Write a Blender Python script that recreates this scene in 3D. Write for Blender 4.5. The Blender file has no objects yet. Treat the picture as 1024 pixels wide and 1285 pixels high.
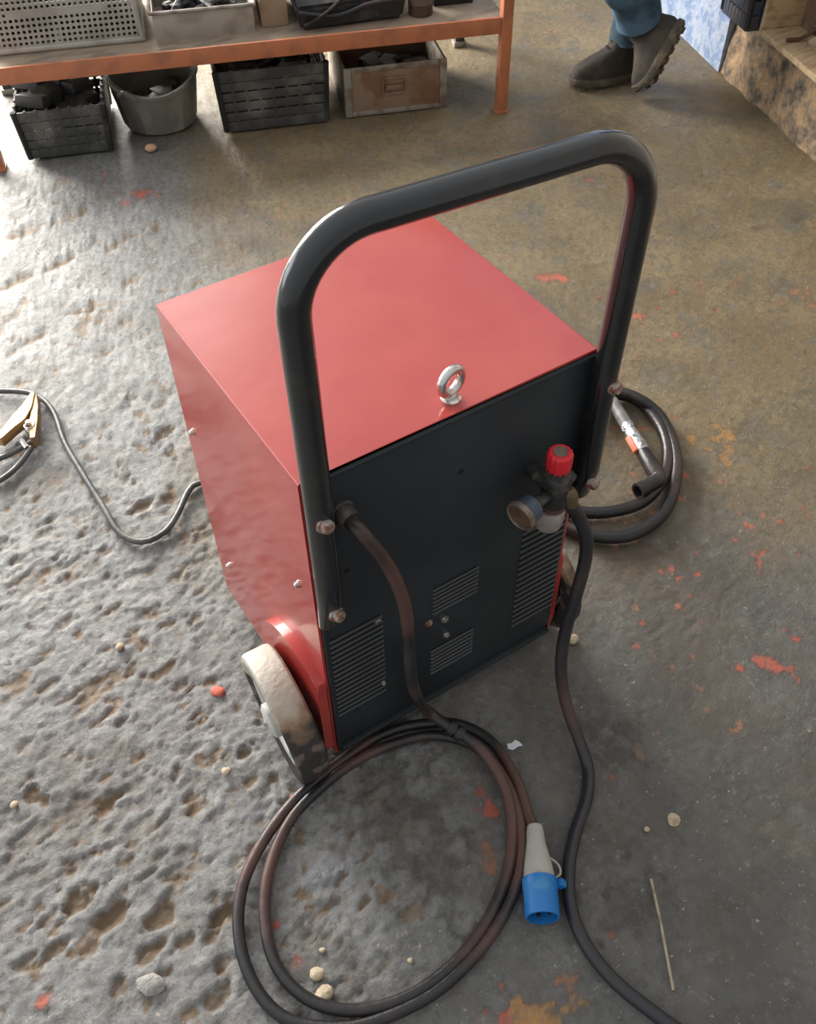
import bpy, bmesh, math, random
import numpy as np
from mathutils import Vector, Matrix

# ------------------------------------------------------------------ camera, light, exposure
K = 1.25                                   # plan units -> metres
C = bpy.context.scene.collection
sc = bpy.context.scene
CAM = (-0.275452, -0.663167, 1.402373)
ROT = (0.7270935, 0.0099607, -0.5742900)
FPX = 1180.94
S2, N2 = (0.9386, -0.3450), (0.3450, 0.9386)      # room axes: s to the right, n away

def room(s, n, z=0.0):
    return Vector((S2[0]*s + N2[0]*n, S2[1]*s + N2[1]*n, z))
ROOM_ANG = math.atan2(S2[1], S2[0])

cd = bpy.data.cameras.new('camera'); cam = bpy.data.objects.new('camera', cd); C.objects.link(cam)
cam.location = Vector(CAM) * K; cam.rotation_euler = ROT
cd.sensor_fit = 'AUTO'; cd.sensor_width = 36.0; cd.lens = 36.0 * FPX / 1285.0
cd.clip_start = 0.05; cd.clip_end = 100
sc.camera = cam
sc.view_settings.view_transform = 'Standard'; sc.view_settings.look = 'None'
sc.view_settings.exposure = 0.0; sc.view_settings.gamma = 1.0
try: sc.view_settings.use_curve_mapping = False
except Exception: pass

W_ = bpy.data.worlds.new('sky'); sc.world = W_; W_.use_nodes = True
bgn = W_.node_tree.nodes['Background']
_nt = W_.node_tree      # dull daylight, brighter towards the door side (away and left)
_tc = _nt.nodes.new('ShaderNodeTexCoord'); _dp = _nt.nodes.new('ShaderNodeVectorMath'); _dp.operation = 'DOT_PRODUCT'
_dp.inputs[1].default_value = (-0.17, 0.77, 0.62); _nt.links.new(_tc.outputs['Generated'], _dp.inputs[0])
_cr = _nt.nodes.new('ShaderNodeMapRange'); _cr.inputs['From Min'].default_value = -0.5; _cr.inputs['From Max'].default_value = 1.0
_cr.inputs['To Min'].default_value = 0.50; _cr.inputs['To Max'].default_value = 1.05
_nt.links.new(_dp.outputs['Value'], _cr.inputs['Value']); _nt.links.new(_cr.outputs[0], bgn.inputs[1])
bgn.inputs[0].default_value = (0.95, 0.97, 1.0, 1)

def area(name, loc, target, sx, sy, power, col):
    l = bpy.data.lights.new(name, 'AREA'); l.shape = 'RECTANGLE'; l.size = sx*K; l.size_y = sy*K
    l.energy = power; l.color = col
    o = bpy.data.objects.new(name, l); C.objects.link(o)
    o.location = Vector(loc)*K
    d = (Vector(target) - Vector(loc))
    o.rotation_euler = d.to_track_quat('-Z', 'Y').to_euler()
    return o
# daylight through the big door in the back wall, left; a window in the left wall beyond the machine
area('door_daylight', room(-1.45, 3.95, 1.25), room(-1.2, 0.0, 0.2), 2.3, 2.1, 800, (1.0, 0.955, 0.88))
area('window_daylight', room(-3.1, 1.9, 1.35), room(0, 0.6, 0.5), 1.9, 1.5, 55, (0.93, 0.96, 1.0))

random.seed(7); rng = np.random.RandomState(11)

# ------------------------------------------------------------------ pixel -> point helpers
_rx, _ry, _rz = ROT
CM = (Matrix.Rotation(_rz, 3, 'Z') @ Matrix.Rotation(_ry, 3, 'Y') @ Matrix.Rotation(_rx, 3, 'X'))
def _ray(u, v): return CM @ Vector(((u-512)/FPX, (642.5-v)/FPX, -1.0))
def at_z(u, v, z=0.0):
    d = _ray(u, v); t = (z-CAM[2])/d.z; return Vector(CAM) + d*t
def at_y(u, v, y):
    d = _ray(u, v); t = (y-CAM[1])/d.y; return Vector(CAM) + d*t

# ------------------------------------------------------------------ mesh helpers
def _tf(loc=(0,0,0), rot=None):
    m = Matrix.Translation(Vector(loc))
    if rot is not None: m = m @ (rot.to_4x4() if isinstance(rot, Matrix) else Matrix.Rotation(rot, 4, 'Z'))
    return m
RR = Matrix.Rotation(ROOM_ANG, 4, 'Z')

def new(): return bmesh.new()

def box(bm, c, size, rot=None, bev=0.0, seg=2):
    r = bmesh.ops.create_cube(bm, size=1.0)
    vs = r['verts']
    for v in vs: v.co = Vector((v.co.x*size[0], v.co.y*size[1], v.co.z*size[2]))
    if bev > 0:
        es = list({e for v in vs for e in v.link_edges})
        rb = bmesh.ops.bevel(bm, geom=es, offset=bev, segments=seg, profile=0.6, affect='EDGES')
        vs = list({v for f in rb['faces'] for v in f.verts} | {v for v in vs if v.is_valid})
        seen = set(vs); stack = list(vs)
        while stack:
            v = stack.pop()
            for e in v.link_edges:
                o = e.other_vert(v)
                if o not in seen: seen.add(o); stack.append(o)
        vs = list(seen)
    m = _tf(c, rot)
    for v in vs: v.co = m @ v.co
    return vs

def rbox(bm, s0, s1, n0, n1, z0, z1, bev=0.0):        # box given in room axes
    return box(bm, room((s0+s1)/2, (n0+n1)/2, (z0+z1)/2), (s1-s0, n1-n0, z1-z0), RR, bev)

def smooth_path(pts, step=0.012):
    P = [Vector(p) for p in pts]; out = []
    Q = [P[0]*2-P[1]] + P + [P[-1]*2-P[-2]]
    for i in range(1, len(Q)-2):
        p0, p1, p2, p3 = Q[i-1:i+3]
        n = max(2, int((p2-p1).length/step))
        for k in range(n):
            t = k/n
            out.append(0.5*((2*p1)+(p2-p0)*t+(2*p0-5*p1+4*p2-p3)*t*t+(3*p1-p0-3*p2+p3)*t**3))
    out.append(P[-1]); return out

def tube(bm, path, r, n=14, caps=True):
    path = [Vector(p) for p in path]
    rs = r if isinstance(r, (list, tuple)) else [r]*len(path)
    t0 = (path[1]-path[0]).normalized()
    a = t0.orthogonal().normalized(); rings = []
    for i, p in enumerate(path):
        if i == 0: t = (path[1]-p).normalized()
        elif i == len(path)-1: t = (p-path[i-1]).normalized()
        else: t = (path[i+1]-path[i-1]).normalized()
        a = (a - t*a.dot(t)).normalized(); b = t.cross(a)
        rings.append([bm.verts.new(p + (a*math.cos(2*math.pi*k/n)+b*math.sin(2*math.pi*k/n))*rs[i]) for k in range(n)])
    for i in range(len(rings)-1):
        for k in range(n):
            bm.faces.new((rings[i][k], rings[i][(k+1) % n], rings[i+1][(k+1) % n], rings[i+1][k]))
    if caps:
        bm.faces.new(rings[0][::-1]); bm.faces.new(rings[-1])
    return rings

def axis_frame(ax):
    z = Vector(ax).normalized(); x = z.orthogonal().normalized(); y = z.cross(x)
    return Matrix((x, y, z)).transposed()

def lathe(bm, prof, loc, ax=(0,0,1), n=32, start=0, fr=None):
    """prof: (radius, height) pairs; radius 0 closes"""
    M = (fr or axis_frame(ax)); loc = Vector(loc); rings = []
    for r, h in prof:
        if r < 1e-6: rings.append([bm.verts.new(loc + M @ Vector((0,0,h)))])
        else: rings.append([bm.verts.new(loc + M @ Vector((r*math.cos(start+2*math.pi*k/n), r*math.sin(start+2*math.pi*k/n), h))) for k in range(n)])
    for A, B in zip(rings[:-1], rings[1:]):
        for k in range(n):
            k2 = (k+1) % n
            if len(A) == 1 and len(B) == 1: continue
            if len(A) == 1: bm.faces.new((A[0], B[k], B[k2])) if False else bm.faces.new((A[0], B[k2], B[k])[::-1])
            elif len(B) == 1: bm.faces.new((A[k], A[k2], B[0]))
            else: bm.faces.new((A[k], A[k2], B[k2], B[k]))
    return rings

def prism(bm, outline, z0, z1, M=None):
    M = M or Matrix.Identity(4)
    a = [bm.verts.new(M @ Vector((x, y, z0))) for x, y in outline]
    b = [bm.verts.new(M @ Vector((x, y, z1))) for x, y in outline]
    n = len(a)
    bm.faces.new(a[::-1]); bm.faces.new(b)
    for k in range(n): bm.faces.new((a[k], a[(k+1) % n], b[(k+1) % n], b[k]))

def loft(bm, rings, caps=True):
    R = [[bm.verts.new(Vector(p)) for p in r] for r in rings]; n = len(R[0])
    for A, B in zip(R[:-1], R[1:]):
        for k in range(n): bm.faces.new((A[k], A[(k+1) % n], B[(k+1) % n], B[k]))
    if caps: bm.faces.new(R[0][::-1]); bm.faces.new(R[-1])

def panel_holes(bm, O, U, V, nu, nv, r, depth, skip=lambda i, j: False, stagger=False, w=None, h=None):
    """sheet with round holes, real thickness; O origin, U/V full side vectors"""
    O, U, V = Vector(O), Vector(U), Vector(V); Nn = U.cross(V).normalized()*depth
    cu, cv = U/nu, V/nv; lu, lv = cu.length, cv.length
    def ring(c, off):
        return [bm.verts.new(c + off + (U.normalized()*math.cos(a)*r + V.normalized()*math.sin(a)*r)) for a in [math.pi/4 + k*math.pi/4 for k in range(8)]]
    for i in range(nu):
        for j in range(nv):
            o = O + cu*i + cv*j
            if skip(i, j):
                for off in (Vector(), Nn):
                    bm.faces.new([bm.verts.new(o+off), bm.verts.new(o+cu+off), bm.verts.new(o+cu+cv+off), bm.verts.new(o+cv+off)])
                continue
            rr = []
            for off in (Vector(), Nn):
                c = o + cu/2 + cv/2
                R = ring(c, off); rr.append(R)
                cs = [bm.verts.new(o+cu+cv+off), bm.verts.new(o+cv+off), bm.verts.new(o+off), bm.verts.new(o+cu+off)]
                for q in range(4):
                    a, b, d = R[2*q], R[(2*q+1) % 8], R[(2*q+2) % 8]
                    bm.faces.new((cs[q], a, b)); bm.faces.new((cs[q], b, cs[(q+1) % 4])); bm.faces.new((cs[(q+1) % 4], b, d))
            for k in range(8): bm.faces.new((rr[0][k], rr[0][(k+1) % 8], rr[1][(k+1) % 8], rr[1][k]))

BASE = {}
def build(name, bm, m, parent=None, base=None, sharp=35, mods=None, recalc=True):
    if recalc: bmesh.ops.recalc_face_normals(bm, faces=bm.faces)
    L = BASE[parent.name] if parent is not None else Vector(base if base is not None else (0,0,0))
    for v in bm.verts: v.co = (v.co - L)*K
    me = bpy.data.meshes.new(name); bm.to_mesh(me); bm.free()
    for p in me.polygons: p.use_smooth = True
    me.set_sharp_from_angle(angle=math.radians(sharp))
    me.materials.append(m)
    o = bpy.data.objects.new(name, me); C.objects.link(o)
    if parent is not None: o.parent = parent
    else: o.location = L*K
    BASE[o.name] = L
    return o
def thing(name, label, cat, base, group=None):
    o = bpy.data.objects.new(name, None); C.objects.link(o); o.location = Vector(base)*K
    o.empty_display_size = 0.1; BASE[o.name] = Vector(base)
    return tag(o, label, cat, group)
def tag(o, label, cat, group=None, kind=None):
    o['label'] = label; o['category'] = cat
    if group: o['group'] = group
    if kind: o['kind'] = kind
    return o
def structure(o):
    o['kind'] = 'structure'; return o

# ------------------------------------------------------------------ materials
def mat(name, col, rough=0.5, metal=0.0, col2=None, nscale=8.0, lo=0.45, hi=0.65, bump=0.0, bscale=60.0, spec=0.5, detail=6, stretch=(1,1,1), rough2=None, coat=0.0):
    m = bpy.data.materials.new(name); m.use_nodes = True
    nt = m.node_tree; N = nt.nodes; L = nt.links; p = N['Principled BSDF']
    p.inputs['Base Color'].default_value = (*col, 1); p.inputs['Roughness'].default_value = rough
    p.inputs['Metallic'].default_value = metal
    p.inputs['Specular IOR Level'].default_value = spec
    p.inputs['Coat Weight'].default_value = coat
    tc = N.new('ShaderNodeTexCoord'); mp = N.new('ShaderNodeMapping')
    mp.inputs['Scale'].default_value = tuple(s/K for s in stretch); L.new(tc.outputs['Object'], mp.inputs['Vector'])
    if col2 is not None:
        n = N.new('ShaderNodeTexNoise'); n.inputs['Scale'].default_value = nscale; n.inputs['Detail'].default_value = detail
        L.new(mp.outputs[0], n.inputs['Vector'])
        mr = N.new('ShaderNodeMapRange'); mr.inputs['From Min'].default_value = lo; mr.inputs['From Max'].default_value = hi
        mr.interpolation_type = 'SMOOTHSTEP'; L.new(n.outputs['Fac'], mr.inputs['Value'])
        mx = N.new('ShaderNodeMix'); mx.data_type = 'RGBA'
        mx.inputs[6].default_value = (*col, 1); mx.inputs[7].default_value = (*col2, 1)
        L.new(mr.outputs[0], mx.inputs[0]); L.new(mx.outputs[2], p.inputs['Base Color'])
        if rough2 is not None:
            mr2 = N.new('ShaderNodeMapRange'); mr2.inputs['To Min'].default_value = rough; mr2.inputs['To Max'].default_value = rough2
            L.new(mr.outputs[0], mr2.inputs['Value']); L.new(mr2.outputs[0], p.inputs['Roughness'])
    if bump > 0:
        n2 = N.new('ShaderNodeTexNoise'); n2.inputs['Scale'].default_value = bscale; n2.inputs['Detail'].default_value = 5
        L.new(mp.outputs[0], n2.inputs['Vector'])
        b = N.new('ShaderNodeBump'); b.inputs['Strength'].default_value = bump; b.inputs['Distance'].default_value = 0.01
        L.new(n2.outputs['Fac'], b.inputs['Height']); L.new(b.outputs[0], p.inputs['Normal'])
    return m

M = {}
M['red'] = mat('red_paint', (0.47, 0.042, 0.034), 0.36, col2=(0.53, 0.066, 0.048), nscale=5, lo=0.4, hi=0.7, bump=0.20, bscale=6.5, spec=0.5, coat=0.7)
M['red'].node_tree.nodes['Principled BSDF'].inputs['Coat Roughness'].default_value = 0.10
M['black_panel'] = mat('black_panel_paint', (0.017, 0.022, 0.026), 0.5, col2=(0.025, 0.031, 0.035), nscale=6, bump=0.05, bscale=12)
M['black_gloss'] = mat('black_gloss_paint', (0.011, 0.012, 0.013), 0.22, coat=0.5, col2=(0.03, 0.026, 0.022), nscale=14, lo=0.55, hi=0.75, rough2=0.42, bump=0.04, bscale=40)
M['slit'] = mat('vent_shadow_black', (0.004, 0.004, 0.005), 0.8)
M['louver'] = mat('louver_edge', (0.036, 0.041, 0.044), 0.42)
M['chrome'] = mat('bright_zinc', (0.72, 0.70, 0.66), 0.22, 1.0, col2=(0.5, 0.46, 0.40), nscale=60, lo=0.5, hi=0.7, bump=0.1, bscale=120)
M['rusty_bolt'] = mat('rusty_zinc', (0.40, 0.33, 0.29), 0.55, 0.35, col2=(0.26, 0.10, 0.06), nscale=90, lo=0.42, hi=0.62, bump=0.3, bscale=200)
M['cable'] = mat('dirty_black_rubber', (0.018, 0.017, 0.018), 0.36, col2=(0.10, 0.048, 0.038), nscale=7, lo=0.44, hi=0.64, rough2=0.5, bump=0.12, bscale=90)
M['hose'] = mat('dark_grey_hose_rubber', (0.022, 0.022, 0.026), 0.38, col2=(0.085, 0.05, 0.04), nscale=6, lo=0.46, hi=0.68, rough2=0.5, bump=0.12, bscale=90)
M['grey_cable'] = mat('grey_ground_cable', (0.06, 0.06, 0.058), 0.4, col2=(0.13, 0.12, 0.11), nscale=12, bump=0.1, bscale=90)
M['torch_rubber'] = mat('torch_cable_rubber', (0.014, 0.013, 0.014), 0.34, col2=(0.05, 0.034, 0.03), nscale=9, bump=0.12, bscale=90)
M['blue'] = mat('blue_plastic', (0.012, 0.165, 0.46), 0.38, col2=(0.05, 0.22, 0.44), nscale=30, lo=0.55, hi=0.75)
M['grey_plastic'] = mat('grey_plastic', (0.42, 0.41, 0.36), 0.5, col2=(0.25, 0.23, 0.19), nscale=25, lo=0.5, hi=0.75)
M['red_knob'] = mat('red_plastic', (0.72, 0.022, 0.035), 0.42)
M['brass'] = mat('dirty_brass', (0.16, 0.11, 0.06), 0.5, 0.5, col2=(0.05, 0.045, 0.04), nscale=50, bump=0.25, bscale=140)
M['reg_body'] = mat('dark_cast_metal', (0.035, 0.035, 0.036), 0.5, 0.2, col2=(0.09, 0.075, 0.06), nscale=45, bump=0.25, bscale=130)
M['gauge_case'] = mat('blue_grey_gauge_case', (0.06, 0.085, 0.11), 0.4, 0.3, col2=(0.10, 0.11, 0.12), nscale=40)
M['gauge_rim'] = mat('tarnished_rim', (0.26, 0.20, 0.15), 0.42, 0.5, col2=(0.16, 0.11, 0.08), nscale=60)
M['gauge_face'] = mat('dirty_gauge_face', (0.16, 0.10, 0.065), 0.25, col2=(0.10, 0.06, 0.04), nscale=50)
M['bowl'] = mat('dirty_clear_bowl', (0.30, 0.25, 0.22), 0.16, col2=(0.40, 0.34, 0.31), nscale=60)
M['tyre'] = None
M['rim'] = mat('off_white_rim', (0.55, 0.54, 0.50), 0.5, col2=(0.25, 0.24, 0.22), nscale=30, lo=0.5, hi=0.72, bump=0.1)
M['dark'] = mat('dark_cavity', (0.012, 0.012, 0.012), 0.8)
M['orange'] = mat('orange_rack_paint', (0.50, 0.17, 0.075), 0.5, col2=(0.36, 0.13, 0.065), nscale=16, lo=0.45, hi=0.7, bump=0.1, bscale=50)
M['board'] = mat('dusty_shelf_board', (0.30, 0.235, 0.17), 0.7, col2=(0.20, 0.155, 0.115), nscale=10, bump=0.2, bscale=60, stretch=(1, 3, 1))
M['grey_crate'] = mat('dusty_grey_plastic', (0.40, 0.37, 0.32), 0.55, col2=(0.31, 0.28, 0.24), nscale=10)
M['black_crate'] = mat('dusty_hazed_black_plastic', (0.05, 0.05, 0.048), 0.5, col2=(0.14, 0.13, 0.115), nscale=12, lo=0.48, hi=0.72)  # dust tone lightened further, haze put into the colour
M['basket'] = mat('dusty_hazed_rubber_tub', (0.17, 0.157, 0.135), 0.65, col2=(0.25, 0.228, 0.19), nscale=9)  # dusty rubber, made paler to imitate the haze over it
M['tray'] = mat('pale_tin', (0.42, 0.39, 0.33), 0.45, 0.3, col2=(0.31, 0.28, 0.23), nscale=14)
M['rust_box'] = mat('rusted_steel_plate', (0.30, 0.20, 0.14), 0.6, 0.25, col2=(0.22, 0.115, 0.065), nscale=14, lo=0.42, hi=0.62, bump=0.2, bscale=60)
M['steel_edge'] = mat('worn_steel_edge', (0.36, 0.33, 0.29), 0.45, 0.5, col2=(0.22, 0.17, 0.13), nscale=24)
M['oily'] = mat('oily_dark_steel', (0.03, 0.031, 0.034), 0.42, 0.3, col2=(0.07, 0.066, 0.062), nscale=25, bump=0.2)
M['card'] = mat('brown_cardboard', (0.36, 0.25, 0.16), 0.75, col2=(0.28, 0.19, 0.12), nscale=12)
M['wood'] = mat('dusty_plywood', (0.46, 0.34, 0.20), 0.7, col2=(0.33, 0.23, 0.13), nscale=9, stretch=(1, 6, 6), bump=0.2, bscale=50)
M['wood_dark'] = mat('dark_worn_wood', (0.13, 0.075, 0.045), 0.7, col2=(0.20, 0.13, 0.08), nscale=10, stretch=(1, 5, 1))
M['brown_can'] = mat('brown_tin', (0.10, 0.065, 0.045), 0.5, 0.2, col2=(0.06, 0.045, 0.035), nscale=20)
M['denim'] = mat('blue_denim', (0.026, 0.058, 0.085), 0.8, col2=(0.075, 0.145, 0.22), nscale=9, lo=0.42, hi=0.62, bump=0.25, bscale=160)
M['boot'] = mat('dark_brown_suede', (0.034, 0.026, 0.019), 0.75, col2=(0.06, 0.045, 0.031), nscale=22, bump=0.25, bscale=140)
M['sole'] = mat('dirty_boot_sole', (0.075, 0.060, 0.042), 0.8, col2=(0.14, 0.105, 0.065), nscale=26, bump=0.4, bscale=120)
M['stone'] = mat('pale_stone', (0.52, 0.43, 0.30), 0.85, col2=(0.36, 0.27, 0.18), nscale=60, bump=0.5, bscale=150)
M['grey_stone'] = mat('grey_stone', (0.30, 0.29, 0.27), 0.85, col2=(0.22, 0.21, 0.19), nscale=50, bump=0.5, bscale=150)
M['tan_stone'] = mat('orange_tan_stone', (0.58, 0.34, 0.19), 0.85, col2=(0.62, 0.50, 0.38), nscale=50, bump=0.4, bscale=150)
M['chip'] = mat('red_paint_chip', (0.62, 0.13, 0.08), 0.7, col2=(0.42, 0.09, 0.06), nscale=60)
M['white_scrap'] = mat('white_plastic_scrap', (0.72, 0.73, 0.76), 0.5)
M['rod'] = mat('bare_welding_rod', (0.42, 0.35, 0.25), 0.5, 0.3, col2=(0.25, 0.2, 0.14), nscale=60)
M['clamp'] = mat('brassy_clamp_steel', (0.52, 0.30, 0.13), 0.45, 0.55, col2=(0.34, 0.23, 0.13), nscale=30, bump=0.15)
M['tape'] = mat('silver_tape', (0.55, 0.56, 0.58), 0.25, 0.85, col2=(0.3, 0.29, 0.28), nscale=50, bump=0.8, bscale=90)
M['orange_switch'] = mat('orange_red_plastic', (0.66, 0.13, 0.06), 0.5)
M['torch_grip'] = mat('dusty_grey_grip', (0.14, 0.135, 0.13), 0.5, col2=(0.25, 0.23, 0.21), nscale=30)
M['blue_crate'] = mat('grimy_blue_plastic', (0.035, 0.05, 0.085), 0.55, col2=(0.065, 0.055, 0.05), nscale=14)
M['rag'] = mat('dusty_rag', (0.40, 0.31, 0.21), 0.85, col2=(0.28, 0.21, 0.14), nscale=20, bump=0.4)
M['iron'] = mat('rusty_tool_iron', (0.12, 0.06, 0.045), 0.55, 0.3)

def tyre_mat():
    m = bpy.data.materials.new('stained_tyre_rubber'); m.use_nodes = True
    nt = m.node_tree; N = nt.nodes; L = nt.links; p = N['Principled BSDF']; p.inputs['Roughness'].default_value = 0.6
    tc = N.new('ShaderNodeTexCoord'); mp = N.new('ShaderNodeMapping'); mp.inputs['Scale'].default_value = (1/K,)*3
    L.new(tc.outputs['Object'], mp.inputs[0])
    at = N.new('ShaderNodeAttribute'); at.attribute_name = 'wear'
    n = N.new('ShaderNodeTexNoise'); n.inputs['Scale'].default_value = 28; n.inputs['Detail'].default_value = 6
    L.new(mp.outputs[0], n.inputs['Vector'])
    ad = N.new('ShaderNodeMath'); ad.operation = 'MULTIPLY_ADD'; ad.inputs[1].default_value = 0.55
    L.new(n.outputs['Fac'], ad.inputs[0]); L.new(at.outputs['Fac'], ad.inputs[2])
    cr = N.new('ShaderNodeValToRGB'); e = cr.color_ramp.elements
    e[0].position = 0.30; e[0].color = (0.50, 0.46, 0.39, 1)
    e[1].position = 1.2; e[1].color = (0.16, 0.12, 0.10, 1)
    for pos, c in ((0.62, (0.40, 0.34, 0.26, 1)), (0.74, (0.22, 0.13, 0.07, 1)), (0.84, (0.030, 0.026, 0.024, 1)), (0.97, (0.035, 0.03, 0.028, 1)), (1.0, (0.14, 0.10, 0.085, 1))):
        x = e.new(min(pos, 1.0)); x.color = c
    L.new(ad.outputs[0], cr.inputs[0]); L.new(cr.outputs[0], p.inputs['Base Color'])
    n2 = N.new('ShaderNodeTexNoise'); n2.inputs['Scale'].default_value = 90; L.new(mp.outputs[0], n2.inputs['Vector'])
    b = N.new('ShaderNodeBump'); b.inputs['Strength'].default_value = 0.25; b.inputs['Distance'].default_value = 0.01
    L.new(n2.outputs['Fac'], b.inputs['Height']); L.new(b.outputs[0], p.inputs['Normal'])
    return m
M['tyre'] = tyre_mat()

# ------------------------------------------------------------------ floor
def vnoise(x, y, seed):
    r = np.random.RandomState(seed); T = r.rand(256, 256)
    xi = np.floor(x).astype(int); yi = np.floor(y).astype(int); fx = x-xi; fy = y-yi
    fx = fx*fx*fx*(fx*(fx*6-15)+10); fy = fy*fy*fy*(fy*(fy*6-15)+10)
    a = T[xi % 256, yi % 256]; b = T[(xi+1) % 256, yi % 256]; c = T[xi % 256, (yi+1) % 256]; d = T[(xi+1) % 256, (yi+1) % 256]
    return (a*(1-fx)+b*fx)*(1-fy)+(c*(1-fx)+d*fx)*fy
def fbm(x, y, seed, o=4, g=0.5):
    s = 0; amp = 1; tot = 0
    for k in range(o):
        s = s + amp*vnoise(x*2**k+17.3*k, y*2**k+9.1*k, seed+k); tot += amp; amp *= g
    return s/tot
def sstep(a, b, x):
    t = np.clip((x-a)/(b-a), 0, 1); return t*t*(3-2*t)

def spaced(lo, hi, c0, c1, fine, grow=1.03, big=0.06):
    mid = list(np.arange(c0, c1, fine)); up = [c1]; st = fine
    while up[-1] < hi: st = min(st*grow, big); up.append(up[-1]+st)
    dn = [c0]; st = fine
    while dn[-1] > lo: st = min(st*grow, big); dn.append(dn[-1]-st)
    return np.array(dn[:0:-1] + mid + up)

SPLASH_SHADE = [  # (u, v, radius, elongation, colour index)  0 red-orange, 1 orange-yellow, 2 pale lime, 3 bluish white, last two brown: shadow by machine, loop and clamp painted in
    (612,1015,.022,1.3,0),(613,1085,.022,1,4),(640,1278,.016,1.5,0),(672,1276,.018,1.0,0),(800,367,.016,1.0,0),(686,347,.022,2,0),(808,330,.008,1,0),
    (764,1092,.008,1,0),(887,547,.036,1.2,1),(912,578,.016,1,1),(880,492,.014,1,4),(930,910,.014,1,4),(930,838,.008,1,0),(1010,862,.013,1,0),(985,788,.012,1.4,0),
    (746,938,.008,1,0),(185,242,.022,1.8,0),(355,252,.014,.6,0),(156,254,.012,1,0),(800,448,.014,1.4,4),(645,995,.004,1,0),(1000,800,.014,1.2,0),(965,830,.016,1.6,0),
    (880,365,.012,1.4,0),(795,540,.010,1,0),(344,1165,.014,.7,0),(372,1200,.010,1,0),(700,1240,.014,1.6,4),(608,1060,.008,1,4),(436,986,.010,1,1),(55,1255,.008,1,0),(168,1100,.006,1,0),
    (770,975,.006,1,0),(768,1175,.006,1,0),(700,350,.016,1.6,0),(806,395,.010,1.2,0),(780,470,.010,1,4),(830,425,.012,1,4),(902,188,.02,1.5,2),(125,540,.055,1.3,3),(95,590,.03,1.2,3),(190,550,.026,1,3),
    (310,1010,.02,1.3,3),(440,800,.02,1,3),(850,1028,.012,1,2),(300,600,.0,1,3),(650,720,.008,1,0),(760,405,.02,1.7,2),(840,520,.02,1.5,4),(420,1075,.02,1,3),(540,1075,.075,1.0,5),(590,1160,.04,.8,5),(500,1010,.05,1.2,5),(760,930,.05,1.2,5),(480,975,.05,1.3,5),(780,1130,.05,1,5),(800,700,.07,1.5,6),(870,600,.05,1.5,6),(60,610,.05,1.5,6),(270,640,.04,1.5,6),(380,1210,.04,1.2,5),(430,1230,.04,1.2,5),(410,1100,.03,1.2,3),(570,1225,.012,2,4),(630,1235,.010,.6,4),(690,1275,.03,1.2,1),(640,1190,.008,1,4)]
PITS = [  # worn-out hollows: (u, v, half length, half width, depth)
    (96,1128,.030,.011,.010),(62,1150,.020,.009,.006),(140,1148,.026,.012,.012),(200,1150,.026,.011,.011),(278,1148,.022,.010,.011),(130,1012,.020,.009,.009),(40,995,.012,.010,.008),(55,1003,.010,.008,.008),
    (66,1190,.018,.008,.007),(112,1190,.020,.007,.006),(186,1196,.024,.008,.007),(232,1182,.020,.007,.007),(262,1176,.014,.006,.007),(30,1208,.022,.007,.006),(150,1238,.016,.008,.006),(120,1066,.008,.005,.006),(164,1058,.008,.006,.006),
    (160,1012,.010,.005,.004),(240,996,.012,.006,.005),(305,944,.018,.007,.008),(318,930,.010,.006,.007),(190,1000,.008,.005,.004),(20,1066,.022,.008,.004),(95,1085,.028,.010,.004),(275,1250,.022,.010,.007),(280,1205,.014,.006,.006),
    (205,538,.026,.011,.010),(178,632,.028,.011,.009),(212,622,.022,.010,.009),(168,602,.012,.008,.006),(200,505,.020,.008,.006),(60,665,.026,.009,.005),(130,690,.02,.008,.005),(22,700,.02,.008,.005),(250,672,.020,.009,.006),(80,780,.022,.008,.005),
    (180,770,.016,.007,.005),(245,775,.02,.008,.006),(60,860,.02,.007,.005),(150,905,.018,.007,.005),(225,860,.016,.007,.005),(30,560,.04,.016,.008),(70,600,.03,.012,.006),(20,350,.05,.012,.008),(70,330,.05,.012,.008),(110,385,.04,.010,.007),(165,350,.04,.012,.007),(45,420,.04,.010,.007),(130,440,.03,.009,.006),(90,270,.06,.014,.008),(150,300,.05,.012,.007),(30,290,.06,.012,.008)]
SPLASH_SHADE_COL = [(0.60,0.13,0.075),(0.46,0.25,0.08),(0.40,0.36,0.24),(0.46,0.48,0.55),(0.37,0.17,0.085),(0.075,0.062,0.046),(0.20,0.13,0.068)]  # the last two browns imitate shadow on the floor

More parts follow.
